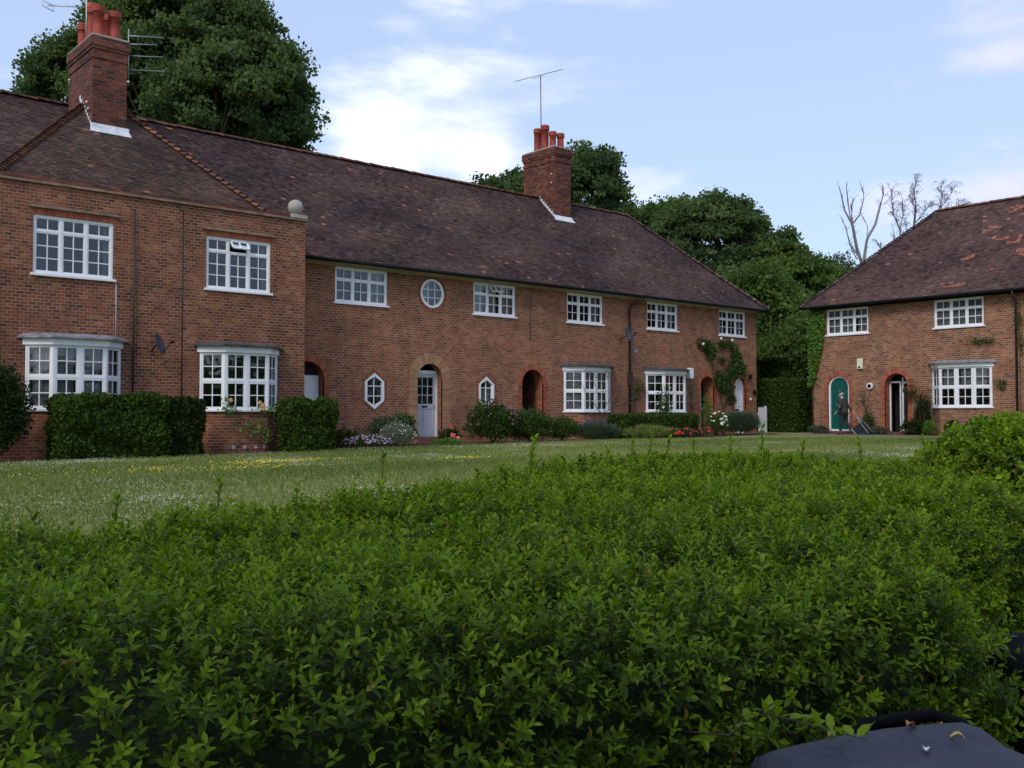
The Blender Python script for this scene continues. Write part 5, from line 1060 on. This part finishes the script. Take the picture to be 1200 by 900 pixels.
dead_tree('sparse drooping birch with thin twigs above the right roof ridge', [
    [(1075, 420, .16), (1074, 262, .08), (1076, 240, .06), (1074, 222, .045), (1079, 205, .015)], [(1058, 300, .07), (1057, 268, .05), (1050, 250, .04), (1048, 236, .03), (1047, 222, .012)], [(1057, 268, .045), (1061, 250, .03), (1060, 230, .012)],
    [(1103, 300, .07), (1104, 250, .045), (1107, 232, .03), (1106, 216, .015)], [(1104, 245, .03), (1118, 225, .02), (1123, 216, .01)], [(1074, 262, .04), (1088, 244, .03), (1095, 238, .01)], [(1074, 240, .03), (1068, 228, .015)], [(1107, 250, .03), (1125, 240, .02), (1136, 238, .01)]], 62, M['bark_dead'], 9, 1.0, name='birch_tree', droop=.35, leafy=4, seed=2)
dead_tree('low bare bush top showing over the right roof hip', [[(1050, 320, .06), (1052, 290, .04), (1050, 272, .02)], [(1040, 320, .06), (1036, 295, .03), (1031, 283, .015)], [(1055, 300, .04), (1065, 270, .03), (1063, 255, .015)]], 60, M['bark_dead'], 8, .8, name='bare_bush', droop=.1, leafy=2, seed=3)

# ------------------------------------------------------------------ foreground hedge
def plan_dist(poly, Q):
    """signed inside distance to polygon edges and inward normals"""
    best = np.full(len(Q), 1e9); bn = np.zeros((len(Q), 2)); n = len(poly)
    ins = np.zeros(len(Q), bool)
    for i in range(n):
        a = np.array(poly[i]); b = np.array(poly[(i + 1) % n]); ab = b - a; L2 = (ab ** 2).sum(); t = np.clip(((Q - a) @ ab) / L2, 0, 1); pr = a + t[:, None] * ab; dv = Q - pr; d = np.linalg.norm(dv, axis=1)
        m = d < best; best = np.where(m, d, best); bn[m] = (dv / (d[:, None] + 1e-9))[m]
        c = ((a[1] > Q[:, 1]) != (b[1] > Q[:, 1])) & (Q[:, 0] < (b[0] - a[0]) * (Q[:, 1] - a[1]) / (b[1] - a[1] + 1e-12) + a[0]); ins ^= c
    return best, bn, ins
def big_hedge(label, poly_cam, ztop, zbot, R_, size, dens_near, mat, core=.10, lump=.05, sprigs=0, seed=0, name='privet_hedge', lod=3.0, dens_far=700, topfn=None):
    t = thing(name, label, 'hedge'); poly = [tuple(cw(r, f))[:2] for r, f in poly_cam]; A = np.array(poly); lo, hi = A.min(0), A.max(0)
    # candidate surface points: top
    def mk(npts):
        Q = lo + rng.random((npts * 3, 2)) * (hi - lo); d, nrm, ins = plan_dist(poly, Q); nz_ = np.sqrt(np.maximum(1 - (np.clip(R_ - d, 0, R_) / R_) ** 2, .01)); ins &= rng.random(len(Q)) < np.minimum(1, 1 / (3 * nz_)); Q, d, nrm = Q[ins], d[ins], nrm[ins]
        dd = np.clip(R_ - d, 0, R_) ; zdrop = R_ - np.sqrt(np.maximum(R_ * R_ - dd * dd, 0)); 
        s = dd / R_; N = np.column_stack([-nrm * s[:, None], np.sqrt(np.maximum(1 - s * s, 0))]); P = np.column_stack([Q, ztop - zdrop]); return P, N
    area = (hi - lo).prod(); P1, N1 = mk(int(area * dens_near))
    # sides
    Ps = [P1]; Ns = [N1]; n = len(poly); hs = ztop - R_ - zbot
    for i in range(n):
        a = np.array(poly[i]); b = np.array(poly[(i + 1) % n]); L_ = np.linalg.norm(b - a); k = int(L_ * hs * dens_near * 1.5); tt = rng.random(k); q = a + tt[:, None] * (b - a); zz = zbot + hs * rng.random(k)
        m = (a + b) / 2; nv = np.array([(b - a)[1], -(b - a)[0]]) / L_; _, _, ii = plan_dist(poly, (m + nv * .01)[None]); nv = -nv if ii[0] else nv
        Ps.append(np.column_stack([q, zz])); Ns.append(np.tile([nv[0], nv[1], 0.0], (k, 1)))
    P = np.concatenate(Ps); N = np.concatenate(Ns)
    lumpv = lump * (vnoise(P, 2.2, seed) + .8 * vnoise(P, 6, seed + 1) + .5 * vnoise(P, 14, seed + 2))
    if topfn is not None: P[:, 2] += topfn(P) * np.clip(N[:, 2] * 1.5, 0, 1)
    P = P + N * lumpv[:, None]
    d = (P @ np.array([FW.x, FW.y, 0])); rr = P @ np.array([RT.x, RT.y, 0]); vis = (np.abs(rr) < .60 * np.maximum(d, 0.2) + .5) & (d > -.2)
    keep = np.where(d < lod, 1.0, np.clip(dens_far / dens_near + (1 - dens_far / dens_near) * (lod / np.maximum(d, lod)) ** 2, 0, 1)); keep = np.where(vis, keep, keep * .3)
    m = rng.random(len(P)) < keep; P, N, d = P[m], N[m], d[m]; n = len(P)
    # shoots: short twigs carrying opposite leaf pairs
    up = np.array([0, 0, 1.0]); S = N * (.55 + .3 * rng.random((n, 1))) + up * .55 + unit(n) * .55; S /= np.linalg.norm(S, axis=1, keepdims=True)
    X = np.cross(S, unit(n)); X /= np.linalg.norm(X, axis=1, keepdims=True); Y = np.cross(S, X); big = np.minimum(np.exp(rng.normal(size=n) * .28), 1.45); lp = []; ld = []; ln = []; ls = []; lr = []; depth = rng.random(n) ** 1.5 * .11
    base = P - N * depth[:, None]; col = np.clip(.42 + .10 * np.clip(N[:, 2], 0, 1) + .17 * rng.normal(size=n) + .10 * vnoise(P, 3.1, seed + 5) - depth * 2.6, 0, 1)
    for k in range(4):
        A_, B_ = (X, Y) if k % 2 == 0 else (Y, X)
        o_ = (.4 + .52 * k) * size * big
        for sg in (-1, 1):
            el = .35 + .28 * k + .15 * rng.normal(size=n); Dv = A_ * sg + S * el[:, None] + .22 * unit(n)
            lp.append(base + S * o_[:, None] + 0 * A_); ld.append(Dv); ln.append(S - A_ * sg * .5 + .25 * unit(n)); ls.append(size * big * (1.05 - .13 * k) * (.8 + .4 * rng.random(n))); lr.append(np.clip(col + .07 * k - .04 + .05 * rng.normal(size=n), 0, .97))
    lp, ld, ln, ls, lr = (np.concatenate(v) for v in (lp, ld, ln, ls, lr)); lr = np.where(rng.random(len(lr)) > .9965, 1 - .02 * rng.random(len(lr)), lr)
    dl = lp @ np.array([FW.x, FW.y, 0]); near = dl < lod; V1, F1 = scatter(lp[near], ld[near], ln[near], ls[near], T_LEAF8); V2, F2 = scatter(lp[~near], ld[~near], ln[~near], ls[~near] * (1 + .045 * (dl[~near] - lod)), T_LEAF4)
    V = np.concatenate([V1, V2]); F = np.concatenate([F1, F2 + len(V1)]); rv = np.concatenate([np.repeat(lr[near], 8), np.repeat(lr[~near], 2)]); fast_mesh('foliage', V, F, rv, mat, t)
    print(name, 'leaves', len(lp), 'faces', len(F))
    # dark core added to block light, shrunk copy of the outline
    cen = A.mean(0); Q = []
    for q in A:
        dv = cen - q; Q.append(q + dv / np.linalg.norm(dv) * (core + R_ * .45))
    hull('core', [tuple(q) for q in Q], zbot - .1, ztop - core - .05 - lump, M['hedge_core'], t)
    # twigs at the surface
    mb = MB(); idx = rng.choice(len(base), 1500)
    for i in idx:
        if d[i] > 4.5: continue
        p = Vector(base[i]); v = Vector(S[i]); mb.tube([p - Vector(N[i]) * .10, p, p + v * .05], [.0022, .0018, .001], 4, caps=False)
    # tall sprigs standing above the clipped top
    if sprigs:
        lp = []; ld = []; ln = []; ls = []
        for s_ in sprigs:
            r_, f_, h_ = s_; q = cw(r_, f_); zt_ = ztop - .03; tip = Vector((q.x + random.uniform(-.05, .05), q.y + random.uniform(-.05, .05), zt_ + h_)); bs = Vector((q.x, q.y, zt_ - .05)); mb.tube([bs, bs.lerp(tip, .5) + Vector((random.uniform(-.01, .01), 0, 0)), tip], [.0035, .003, .0018], 5, caps=False)
            m_ = int(h_ / .028) + 2
            for j in range(m_):
                p = bs.lerp(tip, .25 + .75 * (j + 1) / m_); a_ = j * 1.57 + random.random()
                for sg in (0, math.pi): lp.append(tuple(p)); ld.append((math.cos(a_ + sg), math.sin(a_ + sg), random.uniform(.3, 1.1) + .8 * j / m_)); ln.append((0, 0, 1)); ls.append(size * (1.1 + .12 * f_) * random.uniform(.9, 1.5) * (1.1 - .25 * j / m_))
        leaves('sprig_leaves', lp, ld, np.array(ln) + .3 * unit(len(ln)), ls, T_LEAF8, mat, t, rnd=np.clip(.62 + .15 * rng.normal(size=len(lp)), 0, .97))
    mb.build('twigs', M['twig'], t, merge=False); c_ = cw(*poly_cam[0]); based(t, (c_.x, c_.y, zbot)); return t
FH = [(-3.3, .35), (-.3, 1.50), (1.04, 2.10), (1.10, 2.75), (2.35, 4.3), (2.55, 6.6), (2.0, 8.1), (1.1, 8.3), (-.05, 5.5), (-.75, 3.95), (-1.5, 2.85), (-3.6, 1.7)]
spr = [(-1.42 + .05, 2.9, .10), (-1.0, 3.3, .16), (-.75, 3.5, .13), (-.55, 4.15, .22), (-.5, 3.9, .1), (.08, 5.3, .26), (.1, 5.5, .2), (-.2, 4.9, .12), (.9, 7.4, .2), (1.05, 7.6, .26), (1.2, 7.8, .2), (1.45, 7.8, .16), (1.7, 7.7, .22), (1.95, 7.7, .3), (2.15, 7.4, .16), (2.25, 6.3, .22), (2.3, 5.9, .12), (2.28, 5.4, .26), (2.3, 5.2, .18), (.5, 6.5, .1), (.35, 6.0, .12), (.7, 6.9, .14), (-.9, 2.6, .08), (-.3, 3.0, .09), (1.6, 6.9, .1), (.4, 4.0, .06), (1.2, 5.0, .07), (-1.25, 3.1, .12)]
for i in range(40): 
    f_ = random.uniform(2.6, 7.5); spr.append((random.uniform(-.45, .33) * f_ * .9, f_, random.uniform(.03, .09)))
_, _, ok_ = plan_dist([tuple(cw(r, f))[:2] for r, f in FH], np.array([tuple(cw(r, f))[:2] for r, f, h in spr])); spr = [s for s, o in zip(spr, ok_) if o]
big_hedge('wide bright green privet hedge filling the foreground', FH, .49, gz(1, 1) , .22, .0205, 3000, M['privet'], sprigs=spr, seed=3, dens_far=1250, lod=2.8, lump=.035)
RH = [(4.0, 8.0), (3.95, 9.0), (4.1, 10.2), (7.5, 14.0), (10.5, 12.0), (8.5, 8.6), (5.6, 6.2), (4.5, 6.3)]
big_hedge('rounded dark green hedge behind the foreground hedge at the right edge', RH, .66, gz(7, 3), .62, .045, 420, M['privet'], core=.15, lump=.07, seed=9, dens_far=400, lod=2.0)

# ------------------------------------------------------------------ wheelie bins
def wheelie_bin(label, corner, ax, side, W_, D_, ztop, lidm, name='wheelie_bin', handle=True):
    """corner = back right corner of the lid; ax runs left along the back, side runs forward (towards the lid's front)"""
    t = thing(name, label, 'bin'); zg = gz(corner.x, corner.y); X = Vector(ax).normalized(); Y = Vector(side).normalized(); O = Vector((corner.x, corner.y, 0))
    p = lambda a, b, z: O + X * a + Y * b + Vector((0, 0, z))
    # lid: domed sheet with a raised centre panel and a skirt
    mb = MB(); nx, ny = 26, 30; hh = lambda u, v: 0
    def lz(u, v):
        e = min(u, 1 - u, v, 1 - v); z = ztop - .035 * max(0, 1 - e / .06) ** 2
        c = min(min(u - .17, .83 - u) / .035, min(v - .22, .90 - v) / .035); z += .020 * min(max(c, 0), 1)
        z += -.05 * (v ** 1.6) + .010 * math.sin(u * math.pi)
        if v < .17: z += .018 * (1 - abs(v - .085) / .085)
        return z
    def rc(u, v):   # rounded plan corners
        a, b = (u - .5) * 2, (v - .5) * 2; k_ = 1 - .035 * (abs(a * b)) ** 5; return p((.5 + a * k_ / 2) * W_, (.5 + b * k_ / 2) * D_, lz(u, v))
    G = [[rc(i / nx, j / ny) for i in range(nx + 1)] for j in range(ny + 1)]
    for j in range(ny):
        for i in range(nx): mb.face([G[j][i], G[j][i + 1], G[j + 1][i + 1], G[j + 1][i]], smooth=True)
    rim = [G[0][i] for i in range(nx)] + [G[j][nx] for j in range(ny)] + [G[ny][i] for i in range(nx, 0, -1)] + [G[j][0] for j in range(ny, 0, -1)]
    for k_ in range(len(rim)): a, b = rim[k_], rim[(k_ + 1) % len(rim)]; mb.face([a, b, b - Vector((0, 0, .055)), a - Vector((0, 0, .055))])
    lid = mb.build('lid', lidm, t)
    # body, tapered
    mb = MB(); zt_ = ztop - .07
    def rg(s_, z, off=0): return [p(W_ * (.5 + a * .5 * s_), D_ * (.5 + b * .5 * s_) + off, z) for a, b in ((-1, -.85), (-.85, -1), (.85, -1), (1, -.85), (1, .85), (.85, 1), (-.85, 1), (-1, .85))]
    Rg = [rg(.97, zt_), rg(.97, zt_ - .05), rg(.92, zt_ - .06), rg(.80, zg + .03)]
    for i in range(3):
        for k_ in range(8): mb.face([Rg[i][k_], Rg[i][(k_ + 1) % 8], Rg[i + 1][(k_ + 1) % 8], Rg[i + 1][k_]])
    mb.face(Rg[-1]); mb.build('body', M['bin_body'], t)
    # handle bar at the back and hinge lugs
    mb = MB(); z_ = ztop - .015
    mb.tube([p(.012, .10, z_ - .012), p(.010, .02, z_ + .016), p(.03, -.028, z_ + .020), p(.18, -.030, z_ + .020), p(.20, -.02, z_ + .006), p(.205, .005, z_ - .03)], .012, 8); mb.build('handle', M['bin_body'], t)
    for a_ in (.06, .15): mb = MB(); mb.box((0, 0, 0), (.035, .07, .03), M4=Matrix.Translation(p(a_, -.06, z_ - .02)) @ Matrix(((X.x, Y.x, 0, 0), (X.y, Y.y, 0, 0), (0, 0, 1, 0), (0, 0, 0, 1)))); mb.build('hinge', M['bin_body'], t, bevel=.004)
    for a_ in (.02, W_ - .02):
        mb = MB(); mb.tube([p(a_ - .025, .08, zg + .11), p(a_ + .025, .08, zg + .11)], .10, 20); mb.build('wheel', M['black'], t, bevel=.006)
    based(t, (O.x, O.y, zg))
    def height(P):
        q = Vector((P.x, P.y, 0)) - O; return lz(q.dot(X) / W_, q.dot(Y) / D_)
    return height
lp_ = wheelie_bin('dark blue-grey wheelie bin with fallen leaves on its lid, bottom right', cw(.79, 1.765), RT * -.93 + FW * -.37, RT * .37 + FW * -.93, .47, .72, .305, M['bin_lid'])
wheelie_bin('black wheelie bin in deep shade at the right end of the foreground hedge', cw(1.76, 2.6), RT * -1 + FW * -.12, RT * .12 + FW * -1, .58, .62, .28, M['bin_body'])
# raised moulded rib + leaves lying on the lid
def lidleaf(label, r_, f_, L_, ang, mat, z=.312, w_=.42):
    q = cw(r_, f_); mb = MB(); d_ = Vector((math.cos(ang), math.sin(ang), 0)); s_ = Vector((-math.sin(ang), math.cos(ang), 0)); c_ = Vector((q.x, q.y, z)); n_ = 8
    for i in range(n_):
        t0, t1 = i / n_, (i + 1) / n_; w0 = math.sin(math.pi * t0 ** .8) * L_ * w_ / 2; w1 = math.sin(math.pi * t1 ** .8) * L_ * w_ / 2; c_.z = lp_(c_); a, b = c_ + d_ * L_ * (t0 - .5), c_ + d_ * L_ * (t1 - .5); h0, h1 = .004 + .006 * math.sin(t0 * 5), .004 + .006 * math.sin(t1 * 5); up_ = Vector((0, 0, 1))
        for sg in (-1, 1): mb.face([a + up_ * (h0 - .003), a + s_ * w0 * sg + up_ * h0, b + s_ * w1 * sg + up_ * h1, b + up_ * (h1 - .003)])
    o = mb.build('fallen_leaf', mat); sm = o.modifiers.new('s', 'SOLIDIFY'); sm.thickness = .0006; tag(o, label, 'leaf', 'fallen leaves on the bin lid')
LEAFSPEC = []
def px_on(x, y, z): d_ = (EYE - z) * 1150 / (y - 485.5); return (x - 600) / 1150 * d_, d_
for x, y, L_, an, m_, lab, zz in [(969, 877, .020, .3, 'leaf_dead', 'small pale yellow leaf at the left of the bin lid', .300), (1063, 864, .030, .0, 'leaf_brown', 'curled brown leaf near the middle of the bin lid', .305), (1095, 853, .022, 1.0, 'leaf_brown', 'small orange-brown leaf beside the bin handle', .300), (1113, 869, .030, 2.1, 'leaf_dead', 'narrow pale leaf on the right part of the bin lid', .305)]:
    r_, f_ = px_on(x, y, zz); lidleaf(lab, r_, f_, L_, an, M[m_], zz + .004)
r_, f_ = px_on(1080, 878, .31); lidleaf('tiny white petal on the bin lid', r_, f_, .014, .5, M['white'], .316, .8)
# branch hanging over the lid
t = thing('hedge_branch', 'small leafy branch hanging over the left of the bin lid', 'branch'); pts = [Vector(cw(.20, 1.66, .33)), Vector(cw(.40, 1.60, .37)), Vector(cw(.50, 1.58, .35)), Vector(cw(.56, 1.57, .335))]
mb = MB(); mb.tube([Vector(cw(.30, 1.85, .26)), Vector(cw(.36, 1.64, .32)), pts[1], pts[2], pts[3]], [.0022, .002, .0017, .0012, .0008], 6); mb.tube([pts[1], Vector(cw(.42, 1.56, .40))], [.002, .001], 5); mb.build('twig', M['twig'], t)
lp = []; ld = []
for i in range(26):
    a_ = i / 25; q = pts[1].lerp(pts[3], a_ * 1.0) if i % 3 else Vector(cw(.36 + .06 * a_, 1.64 - .08 * a_, .33 + .06 * a_)); lp.append(tuple(q)); v = RT * random.uniform(-.4, 1) + FW * random.uniform(-1, 1) + Vector((0, 0, random.uniform(-.2, .9))); ld.append(tuple(v))
leaves('leaves', lp, ld, np.tile([0, 0, 1.], (26, 1)) + .3 * unit(26), np.full(26, .034), T_LEAF8, M['privet'], t, rnd=.5 + .3 * rng.random(26)); 

# ------------------------------------------------------------------ the man with the wheeled case
def skin_obj(name, chains, mat, parent, sub=2):
    """chains: list of [(x,y,z,r)...]; points equal to existing ones are welded -> one continuous skinned mesh"""
    bm = bmesh.new(); lay = bm.verts.layers.skin.verify(); reg = {}
    def gv(q):
        k_ = tuple(round(c, 4) for c in q[:3])
        if k_ not in reg: v = bm.verts.new(q[:3]); rx = q[3]; ry = q[4] if len(q) > 4 else q[3]; v[lay].radius = (rx, ry); reg[k_] = v
        return reg[k_]
    first = True
    for ch in chains:
        vs = [gv(q) for q in ch]
        if first: vs[0][lay].use_root = True; first = False
        for a, b in zip(vs[:-1], vs[1:]):
            if not bm.edges.get((a, b)): bm.edges.new((a, b))
    seen = set()
    for v in bm.verts:        # one root for every island
        if v in seen: continue
        st = [v]; isl = []
        while st:
            q = st.pop()
            if q in seen: continue
            seen.add(q); isl.append(q); st += [e.other_vert(q) for e in q.link_edges]
        if not any(q[lay].use_root for q in isl): isl[0][lay].use_root = True
    me = bpy.data.meshes.new(name); bm.to_mesh(me); bm.free(); o = bpy.data.objects.new(name, me); C.objects.link(o)
    s_ = o.modifiers.new('skin', 'SKIN'); s_.use_smooth_shade = True; u = o.modifiers.new('sub', 'SUBSURF'); u.levels = sub; u.render_levels = sub
    bpy.context.view_layer.update(); dg = bpy.context.evaluated_depsgraph_get(); m2 = bpy.data.meshes.new_from_object(o.evaluated_get(dg)); o.modifiers.clear(); o.data = m2; m2.name = name
    m2.materials.clear(); m2.materials.append(mat); o.parent = parent; return o
M['skin'] = plain('skin', (.42, .24, .17), .55, .1, 20); M['hair'] = plain('grey_hair', (.36, .34, .33), .9, .25, 60, .5)
M['jacket'] = plain('dark_jacket', (.035, .032, .035), .85, .3, 12, .3); M['trousers'] = plain('dark_trousers', (.020, .024, .026), .85, .3, 12, .2); M['shoe'] = plain('brown_shoe', (.05, .03, .02), .5, .2, 12); M['patch'] = plain('elbow_patch', (.26, .22, .18), .8, .2, 20); M['shirt'] = plain('white_shirt', (.75, .75, .75), .8, .05)
def build_person():
    t = thing('person', 'person with short grey hair in dark clothes walking past the green door, pulling a case', 'person')
    # local frame: +x the walking direction, +y the person's left, z up; feet on z=0
    hip = (0, 0, .90)
    legL = [hip, (.0, .09, .86), (.10, .10, .47), (.10, .10, .10)]; legR = [hip, (.0, -.09, .86), (-.06, -.10, .48), (-.30, -.10, .17)]
    shL = (.06, .19, 1.38); shR = (.06, -.19, 1.38); armL = [shL, (.03, .27, 1.12), (.20, .25, .92)]; armR = [shR, (-.06, -.29, 1.13), (-.26, -.30, .93)]
    R4 = lambda q, r, r2=None: (*q, r) if r2 is None else (*q, r, r2)
    spine = [R4(hip, .10), R4((.01, 0, 1.08), .10), R4((.03, 0, 1.26), .115), R4((.05, 0, 1.40), .085), R4((.08, 0, 1.47), .055), R4((.11, 0, 1.54), .075), R4((.12, 0, 1.61), .095), R4((.12, 0, 1.67), .07)]
    neckj = R4((.05, 0, 1.40), .085)
    chains = [spine, [R4(hip, .10), R4(legL[1], .075), R4(legL[2], .05), R4(legL[3], .032), R4((.18, .10, .05), .022)], [R4(hip, .10), R4(legR[1], .075), R4(legR[2], .05), R4(legR[3], .032), R4((-.26, -.10, .09), .022)],
              [neckj, R4(shL, .06), R4(armL[1], .045), R4(armL[2], .032), R4((.24, .245, .86), .032, .018)], [neckj, R4(shR, .06), R4(armR[1], .045), R4(armR[2], .032), R4((-.31, -.30, .88), .032, .018)]]
    for (hx, hy, hz), dv in (((.24, .245, .86), (.35, 0, -.9)), ((-.31, -.30, .88), (-.5, 0, -.85))):
        for j, (o_, l_) in enumerate([(-.026, .07), (-.009, .08), (.009, .078), (.026, .062)]):
            a = (hx, hy, hz); b = (hx + dv[0] * .04, hy + o_, hz + dv[2] * .04); c = (b[0] + dv[0] * l_ * .5 + .01, b[1], b[2] + dv[2] * l_ * .5); e = (c[0] + .02, c[1], c[2] + dv[2] * l_ * .35); chains.append([(*a, .032, .018), (*b, .009), (*c, .008), (*e, .007)])
        chains.append([(hx, hy, hz, .032, .018), (hx + .035, hy + .02, hz - .02, .010), (hx + .05, hy + .01, hz - .055, .009)])
    chains += [[(.12, 0, 1.61, .095), (.215, 0, 1.595, .018), (.225, 0, 1.58, .012)], [(.12, 0, 1.61, .095), (.11, .095, 1.605, .016)], [(.12, 0, 1.61, .095), (.11, -.095, 1.605, .016)]]
    body = skin_obj('body', chains, M['skin'], t, 1)
    skin_obj('hair', [[(.08, 0, 1.57, .085), (.085, 0, 1.63, .108), (.115, 0, 1.685, .085)]], M['hair'], t)
    skin_obj('jacket', [[(.0, 0, .78, .19, .165), (.0, 0, .92, .19, .165), (.0, 0, 1.05, .17, .14), (.02, 0, 1.2, .18, .14), (.05, 0, 1.36, .15, .12), (.075, 0, 1.45, .07)],
                        [(.05, 0, 1.36, .15, .12), (.055, .18, 1.37, .085), (.03, .27, 1.12, .066), (.18, .252, .95, .048)], [(.05, 0, 1.36, .15, .12), (.055, -.18, 1.37, .085), (-.06, -.29, 1.13, .066), (-.24, -.30, .96, .048)]], M['jacket'], t)
    skin_obj('trousers', [[(0, 0, .88, .14), (.0, .09, .80, .105), (.10, .10, .47, .075), (.10, .10, .12, .062)], [(0, 0, .88, .14), (.0, -.09, .80, .105), (-.06, -.10, .48, .075), (-.28, -.10, .19, .062)]], M['trousers'], t)
    skin_obj('shoe', [[(.05, .10, .06, .055), (.15, .10, .055, .055), (.27, .10, .04, .04)]], M['shoe'], t); skin_obj('shoe', [[(-.35, -.10, .15, .052), (-.27, -.10, .09, .058), (-.17, -.10, .04, .042)]], M['shoe'], t)
    skin_obj('elbow_patch', [[(.02, .325, 1.17, .02), (.02, .332, 1.12, .03), (.05, .322, 1.07, .02)]], M['patch'], t)
    skin_obj('collar', [[(.035, 0, 1.455, .05), (.06, .03, 1.49, .045), (.05, -.03, 1.49, .045)]], M['shirt'], t)
    for s_ in (-1, 1):
        mb = MB(); mb.lathe([(.001, -.012), (.011, 0), (.001, .012)], (.205, s_ * .035, 1.62), 8); mb.build('eye', M['black'], t)
    mb = MB(); mb.box((.198, -.03, 1.535), (.208, .03, 1.545)); mb.build('mouth', M['skin'], t)
    return t
pt_ = build_person()
ang = math.atan2(1, -.12) ; PX, PY = 35.15, 20.50
pt_.location = (PX, PY, gz(PX, PY) + .012); pt_.rotation_euler = (0, 0, ang); pt_.scale = (.97, .97, .97)
# wheeled case, leaning, held by the right hand
t = thing('wheeled_case', 'black wheeled case with silver edges leaning back on its wheels', 'suitcase')
Lx = Vector((math.cos(ang), math.sin(ang), 0)); Ly = Vector((-math.sin(ang), math.cos(ang), 0)); hand = Vector((PX, PY, gz(PX, PY))) + (Lx * -.33 + Ly * -.30 + Vector((0, 0, .83))) * .97
wh = Vector((PX, PY, gz(PX, PY) + .05)) + Lx * -.92 + Ly * -.30; ax_ = (hand - wh).normalized(); nx_ = Ly; up_ = nx_.cross(ax_).normalized()
if up_.z < 0: up_ = -up_
M4 = Matrix(((nx_.x, up_.x, ax_.x, wh.x), (nx_.y, up_.y, ax_.y, wh.y), (nx_.z, up_.z, ax_.z, wh.z), (0, 0, 0, 1)))
mb = MB(); mb.box((-.21, -.38, .0), (.21, .03, .54), M4=M4); mb.build('case', plain('case_fabric', (.012, .014, .024), .6, .2), t, bevel=.02)
mb = MB()
for sx in (-.22, .22): mb.box((sx - .013, .028, .0), (sx + .013, .046, .56), M4=M4); mb.box((sx - .013, -.395, .0), (sx + .013, -.376, .56), M4=M4)
mb.box((-.22, -.395, .55), (.22, -.37, .575), M4=M4)
mb.build('edge_trim', M['metal'], t, bevel=.003); hl = (hand - wh).length
mb = MB(); 
for sx in (-.07, .07): mb.tube([M4 @ Vector((sx, .02, .45)), M4 @ Vector((sx, .0, hl))], .010, 6)
mb.tube([M4 @ Vector((-.08, .0, hl)), M4 @ Vector((.08, .0, hl))], .014, 8); mb.build('pull_handle', M['metal'], t)
for sx in (-.17, .17): mb = MB(); mb.tube([M4 @ Vector((sx - .02, .02, -.005)), M4 @ Vector((sx + .02, .02, -.005))], .045, 14); mb.build('wheel', M['black'], t)
based(t, tuple(wh))
